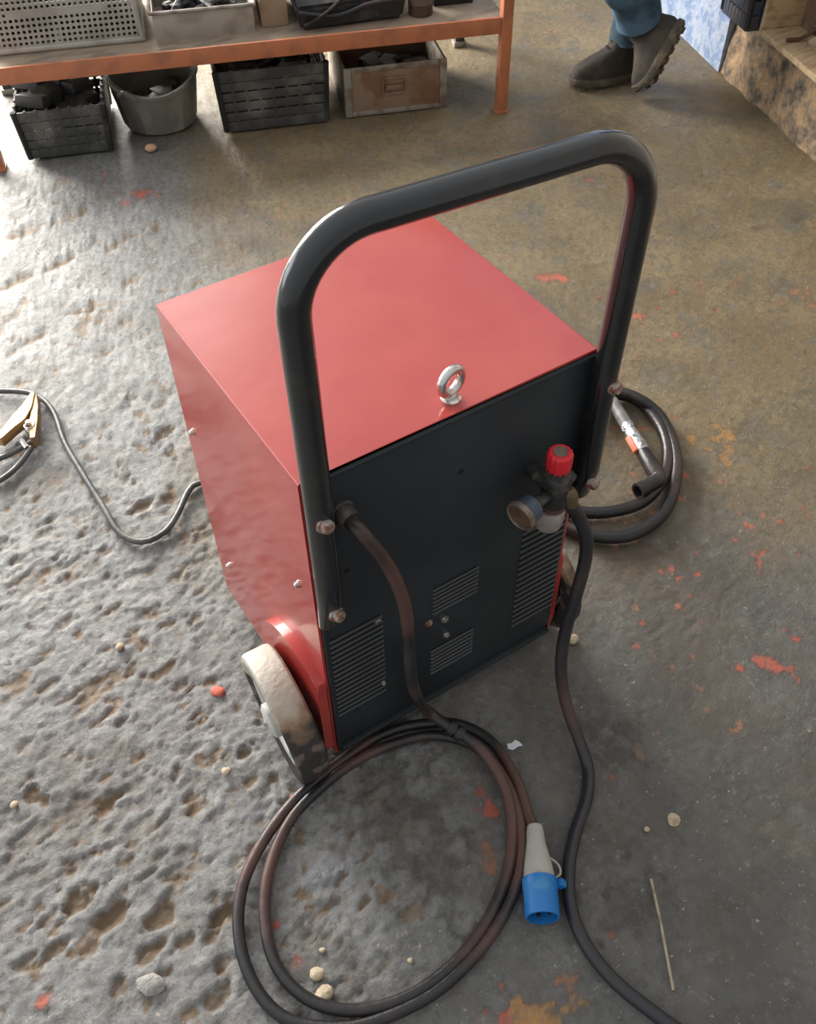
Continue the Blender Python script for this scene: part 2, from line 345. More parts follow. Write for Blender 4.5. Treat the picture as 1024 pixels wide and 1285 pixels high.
def make_floor():
    xs = spaced(-3.6, 2.05, -0.75, 0.75, 0.0048, 1.016); ys = spaced(-3.2, 6.0, -0.95, 0.55, 0.0048, 1.016)
    SX, NY = np.meshgrid(xs, ys); ny, nx = SX.shape
    s = SX.ravel(); n = NY.ravel()
    wx = s + 0.05*(fbm(s*6, n*6, 71, 3)-.5); wn = n + 0.05*(fbm(s*6+31, n*6, 75, 3)-.5)
    # rough, worn area left and front; smoother to the right / back
    worn = sstep(0.62, -0.15, s + 0.30*(n-0.4)*0 + 0.5*(fbm(s*2.2, n*2.2, 5, 3)-.5))
    worn = np.clip(worn*sstep(3.0, 1.4, n) , 0, 1)
    ca, sa = 0.82, 0.57                       # pits are drawn out along one diagonal
    pa_, pb_ = wx*ca+wn*sa, -wx*sa+wn*ca
    where = 0.25+0.75*sstep(0.40, 0.62, fbm(s*3.4, n*3.4, 23, 2))
    pits = sstep(0.635, 0.70, fbm(pa_*15, pb_*27, 21, 4, .55))*where*0.38
    small = sstep(0.635, 0.70, fbm(pa_*34, pb_*52, 29, 3))*(0.3+0.7*sstep(0.4, 0.6, fbm(s*6, n*6, 31, 2)))
    grain = fbm(pa_*55, pb_*95, 41, 4, .7)-0.5
    lump = fbm(pa_*8, pb_*13, 47, 5, .6)-0.5
    wx_ = S2[0]*wx+N2[0]*wn; wy_ = S2[1]*wx+N2[1]*wn; hol = np.zeros_like(s); edge = fbm(s*60, n*60, 95, 4, .6)-.5
    for (u, v, hl, hw, dp) in PITS:
        c = at_z(u, v, 0); dx = S2[0]*s+N2[0]*n-c.x; dy = S2[1]*s+N2[1]*n-c.y
        q = np.where((np.abs(dx) < hl*2.5) & (np.abs(dy) < hl*2.5))[0]
        a_ = dx[q]*.97+dy[q]*.24; b__ = -dx[q]*.24+dy[q]*.97
        hol[q] = np.maximum(hol[q], sstep(1.15, .70, np.sqrt((a_/hl)**2+(b__/(hw*1.3))**2)+1.5*edge[q])*dp/.0105)
    pits = np.maximum(pits, hol)
    depth = worn*(0.0095*pits + 0.0034*small) + 0.0012*(1-worn)*small
    z = -depth + (0.0018+0.0066*worn)*grain + (0.002+0.0050*worn)*lump
    z = z - 0.0045
    z = np.minimum(z, 0.0)
    brown = sstep(0.10, 0.75, n + 0.5*(fbm(s*3, n*3, 83, 3)-.5))*sstep(-0.22, 0.30, s+0.12*sstep(1.0, 1.6, n) + 0.7*(fbm(s*2.6, n*2.6, 87, 3)-.5))
    dirt = np.clip(worn*(pits*1.0 + 0.75*small), 0, 1)
    xy = np.c_[S2[0]*s+N2[0]*n, S2[1]*s+N2[1]*n]
    col = np.zeros((s.size, 4), np.float32)
    wob = fbm(s*45, n*45, 51, 4)
    for (u, v, r, el, ci) in SPLASH_SHADE:
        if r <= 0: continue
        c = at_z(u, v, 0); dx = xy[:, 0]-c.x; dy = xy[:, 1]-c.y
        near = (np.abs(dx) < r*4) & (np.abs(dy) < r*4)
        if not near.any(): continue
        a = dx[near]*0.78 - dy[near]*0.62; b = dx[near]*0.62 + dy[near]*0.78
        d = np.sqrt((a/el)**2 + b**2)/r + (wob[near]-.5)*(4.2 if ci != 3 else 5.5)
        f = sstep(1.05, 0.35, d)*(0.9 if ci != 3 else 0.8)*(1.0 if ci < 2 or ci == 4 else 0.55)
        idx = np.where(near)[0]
        for k in range(3): col[idx, k] = col[idx, k]*(1-f) + SPLASH_SHADE_COL[ci][k]*f
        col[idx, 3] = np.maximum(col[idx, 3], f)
    # scattered flecks of the same paints
    fl = sstep(0.76, 0.82, fbm(s*48, n*48, 61, 2))*sstep(0.50, 0.68, fbm(s*3.1, n*3.1, 63, 2))*(1-.85*worn)
    okc = col[:, 3] < fl
    col[okc, :3] = np.where((fbm(s*9, n*9, 67, 1)[okc] > .5)[:, None], SPLASH_SHADE_COL[4], (0.5, 0.12, 0.07)); col[okc, 3] = fl[okc]*0.8
    e0, e1 = at_z(690, 345, 0), at_z(1040, 264, 0); tx, ty = e1.x-e0.x, e1.y-e0.y; l2 = tx*tx+ty*ty   # old seam in the slab
    tt_ = np.clip(((xy[:, 0]-e0.x)*tx+(xy[:, 1]-e0.y)*ty)/l2, 0, 1)
    dl = np.hypot(xy[:, 0]-e0.x-tt_*tx, xy[:, 1]-e0.y-tt_*ty)+.012*(fbm(s*14, n*14, 99, 3)-.5)
    f = sstep(.008, .0, np.abs(dl))*.75*sstep(.35, .55, fbm(s*5, n*5, 101, 2))
    col[:, :3] = np.where((f > col[:, 3])[:, None], (0.06, 0.05, 0.035), col[:, :3]); col[:, 3] = np.maximum(col[:, 3], f)
    co = np.c_[xy, z]*K
    ii = np.arange(nx*ny).reshape(ny, nx)
    quads = np.stack([ii[:-1, :-1], ii[:-1, 1:], ii[1:, 1:], ii[1:, :-1]], -1).reshape(-1, 4)
    me = bpy.data.meshes.new('floor')
    me.vertices.add(len(co)); me.vertices.foreach_set('co', co.astype(np.float32).ravel())
    me.loops.add(quads.size); me.loops.foreach_set('vertex_index', quads.ravel().astype(np.int32))
    me.polygons.add(len(quads)); me.polygons.foreach_set('loop_start', np.arange(0, quads.size, 4, dtype=np.int32))
    try: me.polygons.foreach_set('loop_total', np.full(len(quads), 4, np.int32))
    except Exception: pass
    me.update(calc_edges=True); me.validate()
    me.polygons.foreach_set('use_smooth', np.ones(len(me.polygons), bool))
    ca = me.color_attributes.new('paint', 'FLOAT_COLOR', 'POINT'); ca.data.foreach_set('color', col.ravel())  # holds paint splashes, the seam and the painted floor shadow
    fa = me.attributes.new('dirt', 'FLOAT', 'POINT'); fa.data.foreach_set('value', dirt.astype(np.float32))
    ga = me.attributes.new('worn', 'FLOAT', 'POINT'); ga.data.foreach_set('value', worn.astype(np.float32))
    br_ = me.attributes.new('brown', 'FLOAT', 'POINT'); br_.data.foreach_set('value', brown.astype(np.float32))
    pa = me.attributes.new('paint_shade_amount', 'FLOAT', 'POINT'); pa.data.foreach_set('value', col[:, 3].copy())
    m = bpy.data.materials.new('worn_concrete'); m.use_nodes = True
    nt = m.node_tree; N = nt.nodes; L = nt.links; p = N['Principled BSDF']
    tc = N.new('ShaderNodeTexCoord'); mp = N.new('ShaderNodeMapping'); mp.inputs['Scale'].default_value = (1/K,)*3
    L.new(tc.outputs['Object'], mp.inputs[0])
    def noise(sc_, det=6, rough=.55, vec=mp.outputs[0]):
        q = N.new('ShaderNodeTexNoise'); q.inputs['Scale'].default_value = sc_; q.inputs['Detail'].default_value = det; q.inputs['Roughness'].default_value = rough
        L.new(vec, q.inputs['Vector']); return q.outputs['Fac']
    def rng_(v, a, b, c=0., d=1.):
        q = N.new('ShaderNodeMapRange'); q.interpolation_type = 'SMOOTHSTEP'
        for i_, x in zip(('From Min','From Max','To Min','To Max'), (a, b, c, d)): q.inputs[i_].default_value = x
        L.new(v, q.inputs['Value']); return q.outputs[0]
    def mix(f, a, b, typ='MIX'):
        q = N.new('ShaderNodeMix'); q.data_type = 'RGBA'; q.blend_type = typ
        for sock, x in ((0, f), (6, a), (7, b)):
            if isinstance(x, (int, float)): q.inputs[sock].default_value = x
            elif isinstance(x, tuple): q.inputs[sock].default_value = (*x, 1)
            else: L.new(x, q.inputs[sock])
        return q.outputs[2]
    def attr(nm):
        q = N.new('ShaderNodeAttribute'); q.attribute_name = nm; return q
    aw = attr('worn').outputs['Fac']; ad = attr('dirt').outputs['Fac']; ab = attr('brown').outputs['Fac']; ap = attr('paint')
    pam = attr('paint_shade_amount').outputs['Fac']
    greyA = mix(rng_(noise(5), .35, .68), (0.22, 0.222, 0.215), (0.30, 0.302, 0.295))
    greyA = mix(rng_(noise(24, 8, .7), .50, .70), greyA, (0.36, 0.345, 0.325))
    smooth_g = mix(rng_(noise(6), .35, .68), (0.105, 0.102, 0.092), (0.15, 0.143, 0.128))
    base = mix(aw, smooth_g, greyA)
    brownB = mix(rng_(noise(3.4), .38, .66), (0.205, 0.148, 0.070), (0.28, 0.208, 0.108))
    brownB = mix(rng_(noise(9, 8, .65), .50, .72), brownB, (0.165, 0.15, 0.115))
    base = mix(ab, base, brownB)
    base = mix(rng_(noise(60, 10, .85), .44, .66, 0, .75), base, (0.085, 0.072, 0.058))
    base = mix(rng_(noise(38, 10, .85), .55, .68, 0, .65), base, (0.36, 0.34, 0.30))
    base = mix(rng_(noise(130, 3, .6), .67, .72, 0, .8), base, (0.46, 0.42, 0.35))
    base = mix(rng_(noise(7.5, 9, .72), .50, .66, 0, .45), base, (0.105, 0.083, 0.055))
    base = mix(rng_(noise(15, 9, .75), .55, .68, 0, .45), base, (0.26, 0.24, 0.195))
    stain = rng_(noise(2.2, 7, .6), .54, .66, 0, .6)
    base = mix(stain, base, (0.10, 0.082, 0.062))
    base = mix(rng_(ad, .15, .8, 0, .85), base, mix(noise(45, 6, .7), (0.10, 0.06, 0.028), (0.30, 0.20, 0.11)))
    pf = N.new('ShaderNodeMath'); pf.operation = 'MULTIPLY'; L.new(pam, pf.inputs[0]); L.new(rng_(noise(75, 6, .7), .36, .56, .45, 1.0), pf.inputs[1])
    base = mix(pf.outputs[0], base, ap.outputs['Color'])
    L.new(base, p.inputs['Base Color'])
    L.new(rng_(noise(11, 6, .6), .3, .7, .36, .62), p.inputs['Roughness'])
    p.inputs['Specular IOR Level'].default_value = 0.5
    b = N.new('ShaderNodeBump'); b.inputs['Strength'].default_value = 0.75; b.inputs['Distance'].default_value = 0.008
    L.new(noise(75, 9, .8), b.inputs['Height'])
    b2 = N.new('ShaderNodeBump'); b2.inputs['Strength'].default_value = 0.45; b2.inputs['Distance'].default_value = 0.02
    L.new(noise(22, 7, .65), b2.inputs['Height']); L.new(b.outputs[0], b2.inputs['Normal'])
    L.new(b2.outputs[0], p.inputs['Normal'])
    me.materials.append(m)
    o = bpy.data.objects.new('floor', me); C.objects.link(o); structure(o)
make_floor()

# ------------------------------------------------------------------ walls
def wall_mat(name, kind):
    m = bpy.data.materials.new(name); m.use_nodes = True
    nt = m.node_tree; N = nt.nodes; L = nt.links; p = N['Principled BSDF']; p.inputs['Roughness'].default_value = 0.85
    tc = N.new('ShaderNodeTexCoord'); mp = N.new('ShaderNodeMapping'); mp.inputs['Scale'].default_value = (1/K,)*3
    L.new(tc.outputs['Object'], mp.inputs[0])
    def noise(s_, d=7, r=.6):
        q = N.new('ShaderNodeTexNoise'); q.inputs['Scale'].default_value = s_; q.inputs['Detail'].default_value = d; q.inputs['Roughness'].default_value = r
        L.new(mp.outputs[0], q.inputs['Vector']); return q.outputs['Fac']
    def ramp(v, stops):
        q = N.new('ShaderNodeValToRGB'); e = q.color_ramp.elements
        e[0].position, e[0].color = stops[0][0], (*stops[0][1], 1); e[1].position, e[1].color = stops[-1][0], (*stops[-1][1], 1)
        for s_ in stops[1:-1]: x = e.new(s_[0]); x.color = (*s_[1], 1)
        L.new(v, q.inputs[0]); return q.outputs[0]
    if kind == 'paint':
        c = ramp(noise(22, 9, .7), [(.30, (0.42, 0.45, 0.50)), (.48, (0.34, 0.40, 0.52)), (.60, (0.16, 0.24, 0.42)), (.72, (0.44, 0.45, 0.47))])
    elif kind == 'rubble':
        c = ramp(noise(17, 10, .72), [(.28, (0.04, 0.034, 0.026)), (.42, (0.13, 0.10, 0.07)), (.50, (0.26, 0.19, 0.13)), (.57, (0.38, 0.24, 0.12)), (.64, (0.44, 0.34, 0.22)), (.76, (0.30, 0.26, 0.21))])
    else:
        c = ramp(noise(3), [(.3, (0.34, 0.32, 0.28)), (.7, (0.46, 0.43, 0.38))])
    L.new(c, p.inputs['Base Color'])
    b = N.new('ShaderNodeBump'); b.inputs['Strength'].default_value = 0.8 if kind != 'plaster' else 0.3; b.inputs['Distance'].default_value = 0.02
    L.new(noise(26, 8, .7), b.inputs['Height']); L.new(b.outputs[0], p.inputs['Normal'])
    return m
M['wall_paint'] = wall_mat('peeling_blue_white_paint', 'paint'); M['rubble'] = wall_mat('crumbling_rubble_wall', 'rubble'); M['plaster'] = wall_mat('grey_plaster', 'plaster')

bm = new()   # low crumbling ledge along the right wall, subdivided and roughened
n0, n1, s0, s1, zt = -0.4, 2.22, 1.720, 2.06, 0.205
nn = 110; prof = [(s0-0.012, -0.01), (s0-0.008, 0.02), (s0-0.002, 0.05), (s0-0.0, 0.09), (s0, 0.13), (s0, 0.17), (s0+0.004, zt), (s0+0.05, zt), (s1, zt), (s1, -0.01)]
rings = []
for i in range(nn+1):
    n_ = n0+(n1-n0)*i/nn; r_ = []
    for j, (s_, z_) in enumerate(prof):
        k = 0.0 if j in (8, 9) or z_ >= zt else 1.0
        ds = (float(fbm(np.array([n_*14.]), np.array([z_*14.+3]), 91, 3)[0])-.5)*0.036*k
        r_.append(room(s_+ds, n_, z_))
    rings.append(r_)
loft(bm, rings); structure(build('trim_1', bm, M['rubble'], base=room(1.9, 1.0, 0)))
bm = new(); rbox(bm, 1.70, 2.10, 2.22, 4.2, -0.01, 2.4); structure(build('wall_right', bm, M['wall_paint'], base=room(1.9, 3.2, 0)))
bm = new(); rbox(bm, 2.06, 2.20, -0.9, 2.22, -0.01, 2.4); structure(build('wall_side', bm, M['plaster'], base=room(2.1, 1, 0)))
bm = new(); rbox(bm, -0.25, 2.2, 4.2, 4.35, -0.01, 2.6); rbox(bm, -3.4, -2.65, 4.2, 4.35, -0.01, 2.6); rbox(bm, -2.65, -0.25, 4.2, 4.35, 2.35, 2.6)
structure(build('wall_back', bm, M['plaster'], base=room(0, 4.27, 0)))

# ------------------------------------------------------------------ welding machine
W, D, Z0, Z1 = 0.429, 0.394, 0.035, 0.655
wm = thing('welding_machine', 'red and black wheeled welding machine with a black tubular push handle', 'welding machine', (W/2, D/2, 0))
bm = new(); T = 0.004
# wrapped red cover: left, top, right sheets
rad = 0.004
def prof_ring(y, ins=0.0):
    pts = [(0, Z0)]
    for k in range(5):
        a = math.pi - k*math.pi/8; pts.append((rad+rad*math.cos(a), Z1-rad+rad*math.sin(a)))
    for k in range(5):
        a = math.pi/2 - k*math.pi/8; pts.append((W-rad+rad*math.cos(a), Z1-rad+rad*math.sin(a)))
    pts.append((W, Z0))
    inner = [(min(max(x, T), W-T), min(z, Z1-T)) for x, z in pts[::-1]]
    return [Vector((x, y, z)) for x, z in pts+inner]
loft(bm, [prof_ring(-0.001), prof_ring(0.004), prof_ring(D/2), prof_ring(D-.004), prof_ring(D)])
build('cover', bm, M['red'], wm)
bm = new(); box(bm, (W/2, 0.003, (0.058+Z1-.005)/2), (W-2*T-0.003, 0.012, Z1-.005-.058), bev=0.002)
box(bm, (0.0075, -0.0035, 0.345), (0.006, 0.006, 0.60), bev=.0015); box(bm, (W/2, -0.002, Z1-0.009), (W-0.012, 0.006, 0.006), bev=.0015)
rp = build('rear_panel', bm, M['black_panel'], wm)
bm = new(); box(bm, (W/2, D/2, 0.047), (W-2*T-0.002, D-0.006, 0.022)); box(bm, (W/2, -0.006, 0.054), (W-0.02, 0.012, 0.005), bev=.0015); box(bm, (W/2, -0.001, 0.043), (W-0.02, 0.006, 0.016))
build('base_tray', bm, M['black_panel'], wm)
bm = new(); box(bm, (W/2, D-0.004, 0.36), (W-2*T-0.004, 0.008, 0.57), bev=.002); build('front_panel', bm, M['black_panel'], wm)

def vent(x0, x1, z0, z1, n):
    """pressed louvres: a slit with a raised lip over each"""
    b1 = new(); b2 = new()
    for i in range(n):
        z = z0+(z1-z0)*(i+.5)/n; h = (z1-z0)/n
        yb = -0.0030
        A = [(x0, yb, z+h*.20), (x1, yb, z+h*.20), (x1, yb-.0030, z-h*.06), (x0, yb-.0030, z-h*.06)]
        v = [b1.verts.new(p) for p in A] + [b1.verts.new((p[0], p[1]+.0012, p[2]-h*.10)) for p in A]
        for q in ((0,1,2,3), (7,6,5,4), (0,4,5,1), (1,5,6,2), (2,6,7,3), (3,7,4,0)): b1.faces.new([v[k] for k in q])
        box(b2, ((x0+x1)/2, yb-.0002, z), (x1-x0-.003, .0012, h*.94))
    v_ = build('vent', b1, M['louver'], wm, recalc=True)
    build('slot', b2, M['slit'], v_)
vent(0.337, 0.421, 0.115, 0.375, 19)
vent(0.012, 0.096, 0.140, 0.345, 17)
vent(0.180, 0.260, 0.272, 0.338, 7)
vent(0.178, 0.258, 0.112, 0.184, 7)

def screw(x, y, z, ax, r=0.006, m='rusty_bolt', nm='screw', parent=None, h=.005):
    b = new(); lathe(b, [(r*1.35, 0), (r*1.35, h*.25), (r, h*.3), (r*.95, h*.8), (r*.6, h), (0, h)], (x, y, z), ax, 18)
    build(nm, b, M[m], parent or wm)
for (x, z, r, m) in ((0.088, 0.334, .0045, 'chrome'), (0.092, 0.168, .0038, 'chrome'), (0.174, 0.259, .0048, 'rusty_bolt'), (0.203, 0.246, .0052, 'chrome'), (0.207, 0.202, .0045, 'chrome')):
    screw(x, -.003, z, (0, -1, 0), r, m)
for (y, z, x, ax) in ((0.362, 0.448, 0, (-1, 0, 0)), (0.340, 0.155, 0, (-1, 0, 0)), (0.040, 0.432, 0, (-1, 0, 0)), (0.36, 0.45, W, (1, 0, 0)), (0.04, 0.43, W, (1, 0, 0))):
    screw(x, y, z, ax, .0042, 'chrome', h=.007)
for (x, z) in ((0.221, 0.552), (0.049, 0.472)):
    b = new(); lathe(b, [(.0045, 0), (.0042, .0006), (0, .0006)], (x, -.003, z), (0, -1, 0), 16); build('hole', b, M['slit'], wm)

# handle
hr = 0.0165; hx0, hx1, hy, hz0, hzt, br = 0.0135, 0.4285, -0.0205, 0.415, 0.9605, 0.072
brL, brR, hztR = .078, .088, .9475
pth = [Vector((hx0, hy, hz0+.02)), Vector((hx0, hy, hz0+.20)), Vector((hx0-.002, hy, hzt-brL))]
for k in range(1, 13):
    a = math.pi - k*math.pi/24; pth.append(Vector((hx0-.002+brL+brL*math.cos(a), hy, hzt-brL+brL*math.sin(a))))
for k in range(0, 13):
    a = math.pi/2 - k*math.pi/24; pth.append(Vector((hx1+.005-brR+brR*math.cos(a), hy, hztR-brR+brR*math.sin(a))))
pth += [Vector((hx1, hy, hz0+.20)), Vector((hx1, hy, hz0+.02))]
full = []
for a, b_ in zip(pth[:-1], pth[1:]):
    k = max(1, int((b_-a).length/.02))
    full += [a.lerp(b_, i/k) for i in range(k)]
full.append(pth[-1])
full = [full[0]-Vector((0, 0, .035))] + full + [full[-1]-Vector((0, 0, .035))]
bm = new(); rings = tube(bm, full, hr, 24)
for rg in (rings[0], rings[1], rings[-1], rings[-2]):
    for v in rg:   # tube ends hammered flat against the panel
        f = 0.62 if rg in (rings[0], rings[-1]) else 0.85
        v.co.y = hy + .0165 - (hy+.0165-v.co.y)*f if False else -.004 - (-.004 - v.co.y)*f
hd = build('handle', bm, M['black_gloss'], wm)
for (x, z) in ((hx0-.003, 0.614), (hx0-.001, 0.443), (hx1+.003, 0.614), (hx1-.003, 0.440)):
    b = new(); ax = Vector((0.25, -1, 0.1)); o_ = Vector((x, hy-.0125, z))
    lathe(b, [(.0105, 0), (.0105, .0035), (.0085, .004), (.0085, .009), (.0072, .0118), (0, .0125)], o_, ax, 20)
    build('bolt', b, M['rusty_bolt'], hd)

# eyebolt on the top
eb = new(); ex, ey = 0.219, 0.021
lathe(eb, [(.0125, 0), (.0125, .004), (.0095, .006), (.0075, .012), (0, .013)], (ex, ey, Z1), (0,0,1), 24)
ring = []; R_, r_ = 0.0165, 0.0058
fr = Matrix.Rotation(math.radians(12), 3, 'Z')
nseg = 36
rr = []
for i in range(nseg):
    a = 2*math.pi*i/nseg; c = Vector((math.cos(a), 0, math.sin(a)))
    rr.append([eb.verts.new(Vector((ex, ey, Z1+.0285)) + fr @ (c*(R_+r_*math.cos(2*math.pi*k/14)) + Vector((0, r_*math.sin(2*math.pi*k/14), 0)))) for k in range(14)])
for i in range(nseg):
    for k in range(14): eb.faces.new((rr[i][k], rr[(i+1) % nseg][k], rr[(i+1) % nseg][(k+1) % 14], rr[i][(k+1) % 14]))
build('eyebolt', eb, M['chrome'], wm)

# fenders + wheels
def fender(side):
    b = new(); cy, cz, r = 0.062, 0.120, 0.138; x0 = 0.001 if side < 0 else W-.001; t = (0.016 if side < 0 else 0.007)*side
    angs = [math.radians(a) for a in range(-28, 209, 6)]
    ro = [Vector((x0+t, cy+r*math.cos(a), cz+r*math.sin(a))) for a in angs]
    ro = [Vector((p.x, max(p.y, -0.001), max(p.z, .036))) for p in ro]
    ri = [Vector((x0, p.y, p.z)) for p in ro]
    vo = [b.verts.new(p) for p in ro]; vi = [b.verts.new(p) for p in ri]
    for k in range(len(vo)-1): b.faces.new((vo[k], vo[k+1], vi[k+1], vi[k]))
    b.faces.new(vo); b.faces.new(vi[::-1]); b.faces.new((vo[0], vi[0], vi[-1], vo[-1]))
    bmesh.ops.bevel(b, geom=[e for e in b.edges if all(abs(v.co.x-(x0+t)) < 1e-6 for v in e.verts)], offset=.004, segments=3, affect='EDGES')
    build('wheel_fender', b, M['red'], wm)
def wheel(ci, ax, wd, r):
    ax = Vector(ax).normalized(); ci = Vector(ci); xi, yc, zc = ci
    e1 = ax.cross(Vector((0, 0, 1))).normalized()
    fr_ = Matrix((e1, ax.cross(e1), ax)).transposed()
    b = new()
    pr = [(r*.70, .002), (r*.93, 0), (r*.985, .004), (r, .009), (r, wd-.009), (r*.985, wd-.003), (r*.93, wd), (r*.86, wd-.001), (r*.80, wd-.004), (r*.70, wd-.006), (r*.70, .002)]
    rings = lathe(b, pr, (xi, yc, zc), fr=fr_, n=56)
    hub = build('wheel', b, M['tyre'], wm)
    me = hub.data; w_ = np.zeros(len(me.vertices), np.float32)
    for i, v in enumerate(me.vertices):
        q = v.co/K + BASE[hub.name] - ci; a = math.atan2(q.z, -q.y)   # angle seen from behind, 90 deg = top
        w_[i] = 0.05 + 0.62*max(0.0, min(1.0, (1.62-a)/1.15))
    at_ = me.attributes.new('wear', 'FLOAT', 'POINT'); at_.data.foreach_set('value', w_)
    b = new()
    # dished rim with five openings: ring, hub boss and spokes
    lathe(b, [(r*.71, .006), (r*.71, wd-.005), (r*.62, wd-.007), (r*.58, wd-.012), (r*.58, .006)], (xi, yc, zc), fr=fr_, n=48)
    lathe(b, [(r*.26, .004), (r*.26, wd+.002), (r*.20, wd+.006), (0, wd+.006)], (xi, yc, zc), fr=fr_, n=28)
    for k in range(5):
        a = 2*math.pi*k/5+.3; d = fr_ @ Vector((math.cos(a), math.sin(a), 0)); e = fr_ @ Vector((-math.sin(a), math.cos(a), 0))
        c = Vector((xi, yc, zc)) + ax*(wd-.011)
        o0, o1 = c+d*r*.22, c+d*r*.61; wv = [o0+e*.013, o0-e*.013, o1-e*.020, o1+e*.020]
        v = [b.verts.new(p) for p in wv]+[b.verts.new(p-ax*.006) for p in wv]
        for q in ((0,1,2,3), (7,6,5,4), (0,4,5,1), (1,5,6,2), (2,6,7,3), (3,7,4,0)): b.faces.new([v[k2] for k2 in q])
    build('rim', b, M['rim'], hub)
    b = new(); lathe(b, [(r*.60, .004), (r*.60, .010), (0, .010)], (xi, yc, zc), fr=fr_, n=32); build('backing', b, M['dark'], hub)
    b = new(); lathe(b, [(.009, wd+.005), (.009, wd+.010), (.006, wd+.012), (0, wd+.012)], (xi, yc, zc), fr=fr_, n=6); build('axle_nut', b, M['chrome'], hub)
fender(-1); fender(1)
wheel((-0.022, .062, .1135), (-1, .056, -.053), .050, .110)
wheel((W+.012, .072, .1085), (1, 0, 0), .024, .108)
bm = new(); tube(bm, [(-.04, .065, .115), (W+.03, .065, .112)], .008, 14); build('axle', bm, M['reg_body'], wm)
for x in (.05, W-.05):
    bm = new(); box(bm, (x, D-.05, .0185), (.05, .05, .035), bev=.006); build('front_foot', bm, M['dark'], wm)

# regulator
rx, ry, rz = 0.342, -0.050, 0.493
bm = new()
lathe(bm, [(0, -.030), (.017, -.030), (.0185, -.026), (.0185, .006), (.021, .010), (.021, .020), (.0185, .026), (.0165, .030), (.0165, .040), (0, .040)], (rx, ry, rz), (0,0,1), 24)
lathe(bm, [(.024, .012), (.024, .022), (.0, .022)], (rx, ry, rz), (0,0,1), 6)
tube(bm, [(rx, ry, rz-.004), (rx, 0.0, rz-.004)], .012, 16)
tube(bm, [(rx-.002, ry, rz-.004), (rx-.047, ry-.010, rz+.001)], .008, 14)
tube(bm, [(rx+.012, ry, rz+.002), (rx+.030, ry+.004, rz+.006)], .010, 6)
tube(bm, [(rx-.012, ry+.008, rz+.010), (rx-.026, ry+.012, rz+.026)], .006, 12)
reg = build('gas_regulator', bm, M['reg_body'], wm)
bm = new(); nb = 28; prf = [(.0155, 0), (.0168, .002), (.0172, .024), (.0165, .0285), (.0140, .0305), (.0105, .0305)]
rg = lathe(bm, prf, (rx, ry, rz+.036), (0,0,1), nb*2)
for ri in (1, 2, 3):
    for k, v in enumerate(rg[ri]):
        if k % 4 < 2: c = Vector((rx, ry, v.co.z)); v.co = c+(v.co-c)*0.93
bmesh.ops.contextual_create(bm, geom=rg[0]); bm.faces.new(rg[-1])
kn = build('pressure_knob', bm, M['red_knob'], reg)
bm = new(); lathe(bm, [(.0098, 0), (.0095, .0016), (0, .0016)], (rx, ry, rz+.0664), (0,0,1), 24); build('knob_cap', bm, M['gauge_rim'], reg)
gax = Vector((-1.0, -0.22, -0.06)).normalized(); gc = Vector((rx-.055, ry-.012, rz+.001))
bm = new(); lathe(bm, [(0, -.012), (.015, -.012), (.0185, -.009), (.0195, .012), (0, .012)], gc, gax, 32); gg = build('pressure_gauge', bm, M['gauge_case'], reg)
bm = new(); lathe(bm, [(.0195, .009), (.0218, .010), (.0218, .0165), (.0200, .0178), (.0182, .0165), (.0182, .012)], gc, gax, 32); build('bezel', bm, M['gauge_rim'], gg)
bm = new(); lathe(bm, [(.0184, .0125), (.0184, .0135), (0, .0135)], gc, gax, 32); build('dial', bm, M['gauge_face'], gg)
bm = new(); lathe(bm, [(0, 0), (.0195, 0), (.0215, -.004), (.0215, -.020), (.019, -.034), (.012, -.043), (.005, -.046), (.004, -.051), (0, -.051)][::-1], (rx-.004, ry, rz-.034), (0,0,1), 28)
build('filter_bowl', bm, M['bowl'], reg)
bm = new(); lathe(bm, [(0, 0), (.0185, 0), (.0192, -.004), (.0185, -.006), (0, -.006)][::-1], (rx, ry, rz-.027), (0,0,1), 28); build('bowl_collar', bm, M['iron'], reg)
ef = at_y(708, 628, -.058)
bm = new(); tube(bm, smooth_path([(rx+.006, ry-.004, rz-.012), (rx+.016, ry-.012, rz-.010), ef+Vector((.006, -.006, -.004))], .004), .0105, 16); build('hose_elbow', bm, M['brass'], reg)
# cable gland
bm = new(); g0 = Vector((0.047, -0.002, 0.588)); lathe(bm, [(.017, 0), (.017, .006), (.0145, .008), (.0145, .02), (.012, .024), (0, .024)], g0, (0.1, -1, -0.05), 12)
build('cable_gland', bm, M['reg_body'], wm)

# ------------------------------------------------------------------ cables
def fpts(lst, r):
    out = []
    for p in lst:
        u, v = p[:2]; z = p[2] if len(p) > 2 else r
        out.append(at_z(u, v, z))
    return out
# power cable, two floor loops, blue plug
cr = 0.0088
P1 = [g0+Vector((0, -.016, -.004)), at_y(452, 666, -.045), at_y(487, 710, -.062), at_y(507, 757, -.070), at_y(513, 805, -.075), at_y(517, 855, -.085)]
P2 = fpts([(531,887,.085), (566,914,.050), (604,941,.036), (634,990,.018), (643,1050), (632,1110), (602,1170), (556,1222), (500,1256), (440,1268), (385,1253), (346,1210), (332,1150), (338,1090), (364,1030), (404,987), (448,954), (498,932), (548,923), (598,938), (634,980), (653,1035), (654,1085), (637,1138), (602,1192), (550,1242), (490,1274), (430,1290), (362,1280), (320,1238), (300,1175), (305,1110), (334,1050), (374,1000), (424,958), (474,924), (524,909), (576,909), (618,932), (648,978), (662,1020), (670,1040, .012)], cr)
pw = thing('power_cable', 'dark rubber power cable looped twice on the floor ending in a blue plug', 'cable', at_z(480, 1090, 0))
bm = new(); tube(bm, smooth_path(P1+P2, .010), cr, 14); build('cord', bm, M['cable'], pw)
bm = new(); tube(bm, smooth_path([g0+Vector((.001, -.020, -.004)), g0.lerp(P1[1], .35)], .006), .0115, 14); build('cable_boot', bm, M['brass'], pw)
